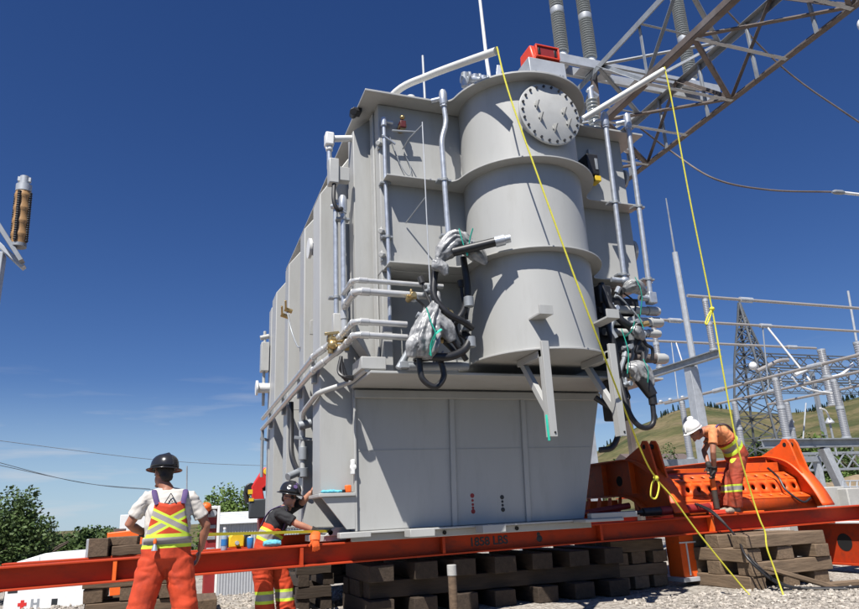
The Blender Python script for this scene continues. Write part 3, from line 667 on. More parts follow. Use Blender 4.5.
wrap([([(5.32, 7.22, 2.84), (5.44, 7.2, 2.80), (5.54, 7.2, 2.70), (5.60, 7.18, 2.56)], [.05, .12, .12, .06])], [[(5.46, 7.06, 2.90), (5.50, 7.05, 2.75), (5.48, 7.06, 2.60)]], 4)
wrap([([(5.42, 7.2, 3.34), (5.52, 7.18, 3.29), (5.62, 7.2, 3.20)], [.04, .09, .04])], [[(5.44, 7.1, 3.40), (5.38, 7.1, 3.28), (5.28, 7.12, 3.2)], [(5.50, 7.09, 3.5), (5.55, 7.08, 3.3)]], 5)
P(MB().tube(smooth_path([(5.24, 7.12, 3.3), (5.28, 7.1, 3.0), (5.24, 7.12, 2.72)]), .013, 6, r2=.006), 'tie_ribbon', 'teal', 0)
# ---- small cables, cocks and couplings among the pipes
rq = random.Random(21)
for x0, x1, y0, y1, z0, z1, n_ in ((2.45, 3.2, 7.22, 7.5, 2.86, 3.95, 9), (5.12, 5.75, 7.2, 7.42, 2.45, 3.95, 11)):
    for i in range(n_):
        p = V((rq.uniform(x0, x1), rq.uniform(y0, y1), rq.uniform(z0+.2, z1))); q = [p]
        for j in range(4): q.append(q[-1]+V((rq.uniform(-.14, .16), rq.uniform(-.05, .05), rq.uniform(-.26, .06))))
        q = [V((min(x1, max(x0, v.x)), min(y1, max(y0-.06, v.y)), max(z0, v.z))) for v in q]
        c = P(MB().tube(smooth_path(q, 6), rq.choice((.012, .016, .022, .03)), 8), 'cable', rq.choice(('black', 'black', 'galvk', 'galvd')), 0)
        d = (q[1]-q[0]).normalized() if (q[1]-q[0]).length > .01 else V((0, 0, 1)); P(MB().cyl(p-d*.05, p+d*.04, .038, 10), 'coupling', rq.choice(('galv', 'galvd', 'brass', 'galvk')), .004, par=c)
for x, z in ((2.5, 3.62), (2.72, 3.70), (2.95, 3.42), (5.3, 3.62), (5.42, 3.1), (5.6, 3.45), (5.35, 2.62)):
    k = MB().cyl((x, 7.45, z), (x, 7.22, z), .035, 12).cyl((x-.06, 7.32, z), (x+.06, 7.32, z), .028, 10).cyl((x, 7.32, z), (x, 7.32, z+.09), .018, 8); P(k, 'valve_cock', rq.choice(('galvd', 'brass', 'galv')), .003)
# ---- fittings on the cover
k = MB()
k.cyl((3.30, 7.25, 6.72), (3.95, 7.15, 6.70), .055); 
for x in (3.35, 3.5, 3.62, 3.75): k.cyl((x, 7.24, 6.60), (x, 7.22, 6.80), .05, 12); k.lathe([(.085, 0), (.085, .03)], (x+.03, 7.2, 6.72), (1, -.15, 0), 12)
k.bar((3.80, 7.2, 6.55), (3.86, 7.18, 6.98), .07); k.bar((3.86, 7.2, 6.70), (4.10, 7.1, 6.53), .06, .12); k.cyl((3.9, 7.1, 6.5), (3.9, 7.1, 6.68), .07); k.cyl((4.05, 7.0, 6.5), (4.05, 7.0, 6.62), .06)
P(k, 'cover_valves', 'galv', .003)
k = MB().cyl((2.72, 7.65, 6.507), (2.72, 7.65, 6.60), .06); k.cyl((2.80, 7.66, 6.55), (2.60, 7.66, 6.56), .035); P(k, 'cover_fitting', 'white', .004)
P(MB().box(1.98, 2.10, 7.9, 8.05, 6.42, 6.475).cyl((1.98, 7.9, 6.40), (2.02, 8.1, 6.47), .05), 'cover_fitting', 'black', .006)
P(MB().tube([(3.02, 7.9, 6.5), (3.02, 7.9, 7.5)], .018, 8), 'vent_rod', 'galvl', 0)
P(MB().tube([(3.80, 7.35, 6.6), (3.79, 7.40, 7.2), (3.78, 7.5, 9.5)], [.03, .026, .018], 8), 'vent_rod', 'white', 0)
def stack(base, h, r, n, name, par, m='porc', rim=.35, seg=16, axis=(0, 0, 1)):
    pr = []
    for i in range(n):
        z = h*i/n; dz = h/n
        pr += [(r*(1-rim), z), (r*(1-rim), z+dz*.45), (r, z+dz*.6), (r*.98, z+dz*.72)]
    pr.append((r*(1-rim), h)); return MB().lathe(pr, base, axis, seg).build(name, m, par, 0, 30)
# small bushing standing on the cover
bz = V((6.08, 8.25, 6.507))
P(MB().cyl(bz, bz+V((0, 0, .18)), .12), 'bushing_flange', 'galvl', .006)
stack(bz+V((0, 0, .18)), .85, .10, 13, 'bushing', T)
k = MB().cyl(bz+V((0, 0, 1.03)), bz+V((0, 0, 1.25)), .05); k.bar(bz+V((0, 0, 1.2)), bz+V((.14, 0, 1.12)), .05); k.cyl(bz+V((-.06, 0, 1.18)), bz+V((.06, 0, 1.3)), .03); P(k, 'bushing_terminal', 'galv', .004)
# stencil marks low on the tank front
for x, m, zs in ((3.60, 'dkred', (1.36, 1.30, 1.25, 1.21, 1.165)), (4.02, 'black', (1.325, 1.27, 1.225, 1.17))):
    k = MB()
    for i, z in enumerate(zs):
        r = .03 if i in (0, len(zs)-1) else .018
        k.lathe([(r, 0), (r*.7, .002)], (x, 8.4495, z), (0, -1, 0), 10)
    P(k, 'stencil_mark', m, 0)

# ================================================================== BEAMS AND TIMBER CRIBS
def ibeam(mb, xa, xb, za, zb, y0, w, h, tf=.02, tw=.014):
    """I-beam along x whose top rises from za to zb"""
    def slab(y_0, y_1, t0, t1):
        v = mb.verts([(x, y, z-t) for x, z in ((xa, za), (xb, zb)) for t in (t0, t1) for y in (y_0, y_1)])
        for f in ((0, 1, 3, 2), (4, 6, 7, 5), (0, 4, 5, 1), (2, 3, 7, 6), (0, 2, 6, 4), (1, 5, 7, 3)): mb.face([v[i] for i in f])
    slab(y0, y0+w, 0, tf); slab(y0, y0+w, h-tf, h); slab(y0+w/2-tw/2, y0+w/2+tw/2, tf+.0005, h-tf-.0005)
BXA, BXB, BZA, BZB, BY = -2.8, 14.2, .834, 1.02, 8.5
def bz_(x): return BZA+(BZB-BZA)*(x-BXA)/(BXB-BXA)
bm_ = thing('slide_beam', 'long red-orange steel beam running across the whole picture under the transformer', 'beam', (5, 8.12, .6))
k = MB(); ibeam(k, BXA, BXB, BZA, BZB, BY, .24, .24); k.build('beam_body', 'beam', bm_, .003)
for x in (-.56, 1.43, 3.2, 5.5, 7.4, 10.5):
    z = bz_(x); MB().box(x-.019, x+.019, BY+.006, BY+.112, z-.2195, z-.0205).build('web_stiffener', 'orangeb' if x in (-.56, 7.4) else 'beam', bm_, .002)
zt = bz_(3.87); sl = math.atan((BZB-BZA)/(BXB-BXA))
tm = Matrix.Translation((3.86, BY+.1085, zt-.12)) @ Matrix.Rotation(-sl, 4, 'Y') @ Matrix.Rotation(R_(90), 4, 'X')
textmesh('1858 LBS', .145, 'painted_lettering', 'black', bm_, tm)
k = MB().lathe([(.045, 0), (.04, .002)], (4.60, BY+.1125, bz_(4.6)-.135), (0, -1, 0), 9).lathe([(.028, 0), (.02, .002)], (4.59, BY+.1125, bz_(4.6)-.08), (0, -1, 0), 8); k.build('painted_mark', 'black', bm_)
rb = thing('short_beam', 'shorter red beam lying behind the long beam at the left edge', 'beam', (-.4, 9.85, .6))
k = MB(); ibeam(k, -1.86, 1.0, .835, .86, 9.75, .22, .225); k.build('beam_body', 'beam', rb, .003)
far_b = thing('rear_slide_beam', 'orange beam under the far end of the transformer', 'beam', (5, 14.1, .6))
k = MB(); ibeam(k, 1.5, 13.0, .90, .985, 14.0, .24, .225); k.build('beam_body', 'beam', far_b, .003)

LW = ['bottom', 'second', 'third', 'fourth', 'fifth', 'sixth']
def timber(c, size, rz, label, group, m='wood', sd=0):
    r = random.Random(sd); mb = MB(); x, y, z = [q/2 for q in size]; n = 5
    rings = []
    for i in range(n):
        t = -x+2*x*i/(n-1); j = lambda: r.uniform(-.006, .006)
        rings.append(mb.verts([(t+j(), -y+j(), -z+j()), (t+j(), y+j(), -z+j()), (t+j(), y+j(), z+j()), (t+j(), -y+j(), z+j())]))
    for A, B in zip(rings, rings[1:]):
        for q in range(4): mb.face([A[q], A[(q+1) % 4], B[(q+1) % 4], B[q]])
    mb.face(rings[0][::-1]); mb.face(rings[-1])
    o = mb.build('timber', m, None, .008, 50); o.location = c; o.rotation_euler.z = rz
    return tag(o, label, 'timber', group)
def crib(x0, x1, y0, y1, layers, h, nn, where, grp, first='y', m='wood', w=.21, z0=0.0, sd=0, ny=None, fy=0):
    r = random.Random(sd); along = first; ORD = ('first', 'second', 'third', 'fourth', 'fifth', 'sixth', 'seventh', 'eighth', 'ninth')
    for L in range(layers):
        z = z0+h*(L+.5); n = (ny or nn) if along == 'y' else nn
        for i in range(n):
            t = (i+.5)/n if n > 1 else .5
            jit = r.uniform(-.02, .02); hh = h-.004
            if along == 'y':
                pos = 'left-hand' if i == 0 else 'right-hand' if i == n-1 else ORD[i]+' from left'
                c = (x0+w/2+(x1-x0-w)*i/(n-1)+jit, (y0+y1)/2+r.uniform(-.04, .04), z); size = (y1-y0, w, hh); rz = R_(90)+r.uniform(-.02, .02)
            else:
                pos = 'front' if i == 0 else 'back' if i == n-1 else ORD[i]+' from front'
                c = ((x0+x1)/2+r.uniform(-.04, .04), y0+fy+w/2+(y1-y0-fy-w)*i/(n-1)+jit, z); size = (x1-x0, w, hh); rz = r.uniform(-.02, .02)
            lay = 'top' if L == layers-1 else LW[L]
            timber(c, size, rz, f'{pos} timber, {lay} layer, {where}', grp, m, sd*100+L*10+i)
        along = 'x' if along == 'y' else 'y'
crib(2.25, 5.82, 8.52, 9.9, 3, .200, 4, 'dark crib under the transformer', 'timbers of the crib under the transformer', 'y', 'wood_shade', sd=1, ny=7, w=.30, fy=.20)
crib(2.4, 5.6, 13.6, 14.8, 4, .150, 4, 'unseen rear crib added to block light', 'timbers of the added rear crib', 'x', 'wood_shade', sd=9, ny=8, w=.24)  # unseen filler crib, added to block light under the tank
crib(1.62, 2.10, 9.95, 11.0, 4, .15, 2, 'narrow shaded crib right of the bending worker', 'timbers of the narrow shaded crib', 'y', 'wood_shade', w=.15, sd=2)
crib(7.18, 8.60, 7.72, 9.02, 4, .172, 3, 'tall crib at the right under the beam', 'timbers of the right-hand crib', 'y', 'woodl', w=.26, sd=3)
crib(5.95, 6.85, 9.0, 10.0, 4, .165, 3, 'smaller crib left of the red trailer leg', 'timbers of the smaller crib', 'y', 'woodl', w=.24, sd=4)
crib(-.95, .10, 9.6, 10.7, 4, .165, 3, 'crib behind the worker in white', 'timbers of the crib behind the left worker', 'y', sd=5)
timber((.48, 10.9, .10), (1.0, .3, .20), R_(88), 'lone timber on the gravel right of the left-hand worker', None, sd=61)
timber((7.75, 7.42, .13), (.95, .19, .05), R_(-18), 'sloping plank leaning on the foot of the right-hand crib', None, 'woodl', 62).rotation_euler = (0, R_(18), R_(-16))
timber((8.35, 7.30, .035), (.7, .16, .05), R_(-6), 'short plank lying flat on gravel before the right-hand crib', None, 'woodl', 63)
timber((4.6, 7.1, .015), (.5, .10, .04), R_(5), 'dark board lying in the shade beside the big crib', None, 'wood', 64)
# blocks on the short beam behind the left worker
timber((-.83, 9.86, .955), (.30, .22, .215), R_(85), 'upright square block with a pale left face behind the beam', None, sd=65)
timber((-.57, 9.92, 1.015), (.16, .35, .10), R_(80), 'small dark block on top of the timber pile', None, sd=66)
timber((-.50, 9.86, .907), (.40, .26, .115), R_(8), 'dark block beside the worker on the short beam', None, sd=67)
timber((-.12, 9.86, .915), (.25, .2, .115), R_(3), 'timber end hidden mostly by the left worker', None, sd=68)
tag(MB().box(-.985, -.95, 9.78, 10.0, .845, 1.06).build('steel_plate', 'galvl', None, .004), 'pale grey steel plate standing against the timber block', 'plate')
# stake standing in the gravel before the big crib
st = thing('post', 'round dark post with a pale cap before the dark crib', 'post', (2.82, 7.3, 0))
MB().cyl((2.82, 7.3, -.1), (2.82, 7.3, .52), .045).build('shaft', 'wood', st); MB().cyl((2.82, 7.3, .52), (2.82, 7.3, .63), .05).build('cap', 'conc', st, .006)

# ================================================================== ORANGE TRAILER
TR = thing('heavy_haul_trailer', 'bright orange girder trailer with two arched goosenecks and a perforated cross member', 'trailer', (8.1, 10, 0))
def arc_pts(pts, k=6): return [(p.x, p.y) for p in smooth_path([(a, b, 0) for a, b in pts], k)]
topc = arc_pts([(8.30, .98), (8.42, 1.22), (8.62, 1.50), (8.88, 1.72), (9.25, 1.83), (9.7, 1.85)]) + [(14.0, 1.86)]
botc = [(14.0, 1.28), (10.0, 1.28)] + arc_pts([(9.7, 1.28), (9.35, 1.22), (9.1, 1.08), (8.95, .93)])
for X, nm in ((6.62, 'left'), (9.52, 'right')):
    gn = MB().prism(topc+botc, 'x', X-.012, X+.012).build('gooseneck_web', 'orange', TR, 0)
    for cur, off in ((topc, 0), (botc, 0)):
        k = MB(); pts = cur
        A = k.verts([(X-.13, y, z) for y, z in pts]); B = k.verts([(X+.13, y, z) for y, z in pts])
        for i in range(len(pts)-1): k.face([A[i], A[i+1], B[i+1], B[i]])
        o = k.build('gooseneck_flange', 'orange', TR, 0); sm = o.modifiers.new('t', 'SOLIDIFY'); sm.thickness = .022; sm.offset = 0
    ear = [(8.60, 1.48), (8.74, 2.02), (8.79, 2.09), (8.88, 2.10), (8.95, 2.03), (9.45, 1.84), (9.2, 1.78)]
    e = MB().prism(ear, 'x', X-.10, X-.065).prism(ear, 'x', X+.065, X+.10).build('lifting_ear', 'orange', TR, .006)
    MB().cyl((X-.1035, 8.85, 2.0), (X+.1035, 8.85, 2.0), .038).build('pin_hole', 'dark', TR)
    for y in (9.3, 10.1): MB().box(X-.11, X-.0125, y, y+.02, 1.30, 1.82).build('web_stiffener', 'orange', TR, .003)
    MB().cyl((X-.0145, 9.75, 1.52), (X-.0125, 9.75, 1.52), .085, 18).build('hole_shade_disc', 'dark', TR)
# lower deck girder with a round hole, passing under the beam on the right
lg = MB(); lg.prism([(8.9, .12), (8.9, .70), (5.2, .70), (5.2, .12)], 'x', 9.41, 9.435).build('deck_girder', 'beam', TR, .003)
MB().box(9.30, 9.60, 5.2, 8.9, .702, .728).build('deck_girder_flange', 'white', TR, .003); MB().box(9.30, 9.60, 5.2, 8.9, .09, .118).build('deck_girder_flange', 'beam', TR, .003)
MB().lathe([(.13, 0), (.13, .002)], (9.4085, 8.05, .42), (-1, 0, 0), 22).build('hole_shade_disc', 'dark', TR)
for y in (7.55, 6.4): MB().box(9.30, 9.409, y, y+.025, .12, .70).build('web_stiffener', 'orange', TR, .003)
leg = MB().box(6.50, 6.515, 8.30, 8.62, .10, .70).box(6.515, 6.75, 8.30, 8.315, .10, .70); leg.build('landing_leg', 'orange', TR, .004)
MB().box(6.49, 6.78, 8.287, 8.30, .56, .58).box(6.60, 6.62, 8.287, 8.30, .12, .56).build('leg_edge', 'white', TR)
MB().box(6.44, 6.84, 8.24, 8.7, .04, .098).build('leg_foot', 'galvl', TR, .005)
# perforated cross member: stepped faces between the goosenecks
def holed(mb, x0, x1, p, q, n, r):
    """strip from x0 to x1 between edge points p and q (y, z) with n round holes through it"""
    ng = 16; w_ = (x1-x0)/n
    P0, Q0 = V((0, p[0], p[1])), V((0, q[0], q[1])); dv = Q0-P0; L = dv.length; dv.normalize()
    for i in range(n):
        cx = x0+w_*(i+.5); ou = []; inn = []
        for j in range(ng):
            a = 2*math.pi*(j+.5)/ng; c, s_ = math.cos(a), math.sin(a)
            k_ = min((w_/2)/max(abs(c), 1e-6), (L/2)/max(abs(s_), 1e-6))
            ou.append(mb.bm.verts.new(V((cx+c*k_, 0, 0))+P0+dv*(L/2+s_*k_))); inn.append(mb.bm.verts.new(V((cx+c*r, 0, 0))+P0+dv*(L/2+s_*r)))
        for j in range(ng): mb.face([ou[j], ou[(j+1) % ng], inn[(j+1) % ng], inn[j]])
        # corners of the cell
        for sx in (-1, 1):
            for sy in (-1, 1):
                cv = mb.bm.verts.new(V((cx+sx*w_/2, 0, 0))+P0+dv*(L/2+sy*L/2))
                near = sorted(ou, key=lambda v: (v.co-cv.co).length)[:2]; mb.face([cv]+near)
def plate(mb, x0, x1, p, q):
    v = mb.verts([(x0, *p), (x1, *p), (x1, *q), (x0, *q)]); mb.face(v)
prof = [(9.30, 1.56), (9.02, 1.54), (8.82, 1.42), (8.78, 1.20), (8.56, 1.12), (8.50, .93)]
k = MB(); x0, x1 = 6.64, 9.50
plate(k, x0, x1, prof[0], prof[1]); holed(k, x0, x1, prof[1], prof[2], 13, .036); holed(k, x0, x1, prof[2], prof[3], 13, .045); holed(k, x0, x1, prof[3], prof[4], 13, .036); plate(k, x0, x1, prof[4], prof[5])
bmesh.ops.remove_doubles(k.bm, verts=k.bm.verts, dist=.0005)
o = k.build('perforated_cross_member', 'orange', TR, 0, 20); sm = o.modifiers.new('t', 'SOLIDIFY'); sm.thickness = .02; sm.offset = -1
MB().box(6.64, 9.50, 9.32, 9.36, .95, 1.60).build('cross_bulkhead', 'dkred', TR, .003)
for x in (6.95, 7.25, 7.55): MB().box(x, x+.02, 9.365, 9.9, 1.0, 1.66).build('deck_rib', 'orange', TR, .003)
MB().box(6.64, 9.50, 9.9, 10.1, 1.58, 1.70).build('cross_beam', 'orange', TR, .006)
MB().box(8.55, 9.4, 9.05, 9.25, 1.565, 1.72).build('cover_plate', 'orange', TR, .006)
# pipes and linkages in the gap under the left gooseneck
k = MB(); k.tube([(5.6, 9.6, 1.02), (6.5, 9.4, 1.12)], .05).build('linkage', 'dkred', TR)
for i in range(4): MB().bar((5.75+i*.2, 9.5, 1.0), (5.95+i*.2, 9.7, 1.24), .05).build('linkage', 'orange', TR, .004)
MB().box(5.6, 6.6, 9.85, 9.95, .95, 1.22).build('bogie_frame', 'orange', TR, .01)
MB().tube(smooth_path([(8.9, 8.8, 1.62), (9.02, 8.72, 1.45), (9.0, 8.60, 1.25), (9.15, 8.45, 1.05), (9.3, 8.42, 1.1)]), .018, 8).build('air_hose', 'black', TR)
TR.location += V((.45, .45, .02))
# hydraulic ram lying along the beam
hr = thing('hydraulic_ram', 'dark red hydraulic ram with a black rod lying along the beam', 'ram', (7.3, 8.85, 1.0))
MB().cyl((6.75, 8.84, 1.045), (7.65, 8.84, 1.055), .065, 18).build('cylinder', 'dkred', hr, .006)
MB().cyl((5.7, 8.84, 1.03), (6.75, 8.84, 1.045), .032).build('rod', 'black', hr); MB().cyl((6.45, 8.84, 1.04), (6.75, 8.84, 1.045), .06).build('rod_gland', 'black', hr, .005)
MB().cyl((7.65, 8.84, 1.055), (7.74, 8.84, 1.056), .08).build('end_cap', 'redp', hr, .005)
tag(MB().tube(smooth_path([(7.38, 8.8, 1.12), (7.36, 8.48, 1.0), (7.36, 8.2, .80), (7.25, 7.9, .62), (7.1, 7.62, .40), (7.35, 7.45, .10), (7.7, 7.3, .03), (8.3, 7.0, .02)]), .016, 8).build('hydraulic_hose', 'black'), 'black hose drooping over the beam in front of the right-hand crib', 'hose')
tag(MB().tube(smooth_path([(7.42, 8.8, 1.12), (7.40, 8.47, 1.0), (7.42, 8.2, .74), (7.3, 7.9, .55), (7.2, 7.60, .33), (7.5, 7.42, .06), (8.0, 7.0, .02)]), .012, 8).build('hydraulic_hose', 'black'), 'thinner black hose hanging close beside the drooping hose', 'hose')
tag(MB().box(7.85, 8.4, 8.52, 8.72, bz_(8.1)+.002, bz_(7.7)+.03).build('slide_shoe', 'orangeb', None, .004), 'flat orange plate on the beam under the bent worker', 'plate')

# ================================================================== ON TOP OF THE TRANSFORMER, ROPES
rc = thing('warning_beacon_box', 'red plastic box with a dark recessed panel on a grey bracket atop the turret', 'box', (4.35, 6.85, 6.51))
k = MB(); tr0 = [(6.64, 6.512), (7.1, 6.512), (7.05, 6.80), (6.66, 6.80)]
k.prism(tr0, 'x', 4.02, 4.56).build('bracket', 'galvl', rc, .008)
for x in (4.1, 4.46, 4.5): MB().cyl((x, 6.64, 6.58), (x, 6.655, 6.58), .015).build('bolt', 'galvd', rc)
bx = MB().prism([(6.68, 6.803), (7.04, 6.803), (7.02, 7.06), (6.74, 7.06)], 'x', 4.10, 4.52).build('case', 'redp', rc, .02)
MB().box(4.16, 4.47, 6.66, 6.70, 6.85, 7.0).build('panel', 'dkred', rc, .01)
for a in ((4.14, 4.49, 6.83, 6.85), (4.14, 4.49, 7.0, 7.02), (4.14, 4.16, 6.851, 6.999), (4.47, 4.49, 6.851, 6.999)): MB().box(a[0], a[1], 6.645, 6.70, a[2], a[3]).build('panel_frame', 'redp', rc, .004)
for x in (4.19, 4.43): MB().box(x-.018, x+.018, 6.652, 6.66, 6.87, 6.97).build('latch', 'black', rc, .004)
pv = [V((2.35, 8.5, 6.55)), at(396, 92, 8.0), at(428, 76, 7.6), at(465, 62, 7.0), at(496.5, 51, 6.45)]
tag(MB().tube(smooth_path(pv), .05, 14).build('bent_pipe', 'pvc'), 'long bent white plastic pipe rising over the left of the cover', 'pipe')
pv2 = [at(583, 119, 7.46), at(664, 70, 6.85)]
tag(MB().tube(pv2, .045, 14).build('straight_pipe', 'pvc'), 'straight white pipe resting on the right edge of the cover', 'pipe')
def rope(pts, label, loops=()):
    t = thing('tag_line', label, 'rope', pts[-1]); jit = smooth_path(pts, 10)
    MB().tube(jit, .0105, 8).build('rope', 'rope', t)
    for lp in loops:
        MB().tube(smooth_path(lp, 8), .0105, 8).build('loop', 'rope', t); MB().ell(lp[0], (.035, .035, .03)).build('knot', 'rope', t)
kn = at(656, 478, 7.35)
rope([pv[-1]+V((0, -.02, .045)), at(505, 80, 6.4), at(520, 126, 6.35), at(560, 237, 6.3), at(600, 345, 6.4), at(640, 448, 7.0), kn, at(672, 497, 7.4), at(700, 535, 7.45), at(745, 590, 7.45), at(772, 618, 7.2)],
     'yellow rope hanging from the bent pipe across the turret, with a loop', [[kn, at(652, 484, 7.33), at(651, 496, 7.33), at(656, 498, 7.33), at(659, 486, 7.34), kn]])
kn2 = at(712, 309, 7.0)
rope([pv2[-1]+V((0, -.02, .04)), at(672, 102, 6.83), at(690, 200, 6.9), kn2, at(721, 360, 7.0), at(736, 440, 7.1), at(752, 496, 7.2), at(760, 520, 7.2), at(765, 532, 7.2), at(767, 548, 7.2), at(774, 568, 7.2), at(783, 594, 7.15), at(792, 618, 6.9)],
     'yellow rope hanging from the straight pipe down past the right-hand crib', [[kn2, at(708, 316, 6.99), at(705.5, 323, 6.99), at(707, 324, 6.99), at(710, 317, 6.99), kn2]])

# ================================================================== OVERHEAD STEEL GANTRY
GT = thing('lattice_gantry', 'brown steel lattice girder overhead at the upper right', 'gantry', (10.1, 12, 0))
XL, XR, HB, HT_ = 9.0, 11.29, 8.58+CAMZ, 10.08+CAMZ; YN, YF = 1.2, 17.8
def gpart(mb, name, m='rusty'): return mb.build(name, m, GT, .004)
for X, Z, sx, sz in ((XL, HB, 1, 1), (XR, HB, -1, 1), (XL, HT_, 1, -1), (XR, HT_, -1, -1)):
    gpart(MB().box(X-.075, X+.075, YN, YF, Z-.008, Z+.008).box(X-sx*.075-.008, X-sx*.075+.008, YN, YF, Z+.0085*sz, Z+.15*sz) if sz > 0 else
          MB().box(X-.075, X+.075, YN, YF, Z-.008, Z+.008).box(X-sx*.075-.008, X-sx*.075+.008, YN, YF, Z-.15, Z-.0085), 'chord', 'rusty' if Z == HB else 'galvd')
nodes = [16.3-1.52*i for i in range(10)]
for i, y in enumerate(nodes):
    yn = y-1.52
    if i % 2 == 0:
        ends = [((XR, y, HB), (XL, yn, HB)), ((XR, y, HB), (XR, yn, HT_)), ((XL, y, HB), (XL, yn, HT_)), ((XR, y, HT_), (XL, yn, HT_))]
    else:
        ends = [((XL, y, HB), (XR, yn, HB)), ((XR, y, HT_), (XR, yn, HB)), ((XL, y, HT_), (XL, yn, HB)), ((XL, y, HT_), (XR, yn, HT_))]
    for q, (a, b_) in enumerate(ends): gpart(MB().angle(a, b_, .09, .014), 'brace', 'rusty' if q < 2 else 'galvd')
    if i % 2 == 0: gpart(MB().angle((XL, y, HT_), (XL, y, HB), .08, .014), 'brace', 'galvd'); gpart(MB().angle((XL, y, HB), (XR, y, HT_), .07, .012), 'brace', 'galvl')
    gpart(MB().bar((XL, y, HB-.012), (XR, y, HB-.012), .09, .012), 'brace', 'galvl')
    gpart(MB().angle((XR, y-.76, HB), (XR, y-.76, HT_), .06, .012), 'brace', 'galvd'); gpart(MB().angle((XL, y, HT_+.01), (XR, y, HT_+.01), .06, .012), 'brace', 'galvd')
for X in (XL, XR):
    for Y in (YF-.2, YN+.2): gpart(MB().box(X-.15, X+.15, Y-.15, Y+.15, -.5, HB-.01), 'column', 'galvl')
gpart(MB().bar((XL, 12.0, HT_), (XL, 12.4, 4), .14, .1), 'column', 'rusty'); gpart(MB().bar((XL, 12.4, 4), (XL, 12.4, -.3), .14, .1), 'column', 'rusty')
# galvanised cross beam over the gantry, carrying post insulators
CB = thing('insulator_beam', 'galvanised double channel beam lying across the top of the gantry', 'beam', (10.3, 12, 11.2))
zc = HT_+.02
for y in (11.85, 12.25):
    MB().box(7.95, 12.75, y, y+.012, zc, zc+.24).box(7.95, 12.75, y+.0125, y+.09, zc, zc+.012).box(7.95, 12.75, y+.0125, y+.09, zc+.228, zc+.24).build('channel', 'galvl', CB, .003)
for x in (8.0, 8.6, 9.2, 10.2, 11.3, 12.65): MB().box(x, x+.3, 11.95, 12.24, zc+.0, zc+.01).build('batten_plate', 'galvl', CB, .003)
for i, (x, y, lab) in enumerate(((8.25, 12.1, 'leftmost grey ribbed insulator on the overhead beam by the red box'), (9.05, 12.1, 'second grey ribbed insulator on the overhead beam, right of the leftmost'), (12.1, 12.1, 'grey ribbed insulator at the right end of the overhead beam'))):
    t = thing('post_insulator', lab, 'insulator', (x, y, zc+.25), 'insulators on the overhead beam')
    z = zc+.242
    MB().box(x-.22, x+.22, y-.2, y+.2, z, z+.03).build('base_plate', 'galvl', t, .004); MB().cyl((x, y, z+.03), (x, y, z+.20), .12, 18).build('metal_cap', 'white', t, .01)
    stack(V((x, y, z+.20)), 1.15, .17, 17, 'ribbed_stack', t); MB().lathe([(.16, 0), (.17, .05), (.17, .15), (.12, .18)], (x, y, z+1.35), n=18).build('metal_cap', 'galvl', t)
    stack(V((x, y, z+1.53)), 1.15, .17, 17, 'ribbed_stack', t); MB().lathe([(.16, 0), (.17, .05), (.17, .15)], (x, y, z+2.68), n=18).build('metal_cap', 'galvl', t)

# ================================================================== SUBSTATION BEYOND
def px_tube(a, b_, r, name, label, cat, m='alu', group=None, sag=None):
    pts = [a, b_] if sag is None else smooth_path([a]+sag+[b_], 8)
    return tag(MB().tube(pts, r, 10).build(name, m), label, cat, group)
HBUS = 9.65; SY = (22.7, 26.3, 30.1)
bx0 = (20.3, 19.5, 19.0); bx1 = (60, 60, 35.9)
for i, (y, nm) in enumerate(zip(SY, ('nearest and highest-looking', 'middle', 'farthest and lowest-looking'))):
    t = thing('busbar', f'{nm} of the three upper aluminium tube busbars at the right', 'busbar', (bx0[i], y, HBUS), 'upper busbars')
    MB().cyl((bx0[i], y, HBUS), (bx1[i], y, HBUS), .068, 12).build('tube', 'alu', t)
    for x in ((23.5, 34) if i == 0 else (22.5, 28.2) if i == 1 else (20.5, 34)): MB().cyl((x-.35, y, HBUS), (x+.35, y, HBUS), .12, 10).build('clamp', 'galvl', t)
lowx = (24.2, 27.6, 31.2)
for x, nm in zip(lowx, ('left', 'middle', 'right')):
    t = thing('busbar', f'{nm} one of the three lower busbars slanting up towards the right edge', 'busbar', (x, 28, 6.2), 'lower busbars')
    MB().cyl((x, 8, 6.2), (x, 30.0, 6.2), .066, 12).build('tube', 'alu', t)
    for y in (26.0, 20.5): MB().cyl((x, y-.35, 6.2), (x, y+.35, 6.2), .11, 10).build('clamp', 'galvl', t)
def post(p, h, r, label, n=16, group='substation post insulators'):
    t = thing('post_insulator', label, 'insulator', p, group); p = V(p); hh = h/2-.12
    MB().cyl(p, p+V((0, 0, .08)), r*1.2).build('foot', 'galvl', t)
    stack(p+V((0, 0, .08)), hh, r, n, 'ribbed_stack', t, 'porcd', .07, 12); MB().cyl(p+V((0, 0, .08+hh)), p+V((0, 0, .22+hh)), r*1.05, 12).build('metal_cap', 'galvl', t)
    stack(p+V((0, 0, .22+hh)), h-hh-.34, r*.9, n, 'ribbed_stack', t, 'porcd', .07, 12); MB().cyl(p+V((0, 0, h-.12)), p+V((0, 0, h)), r*.9, 12).build('metal_cap', 'galvl', t)
    return t
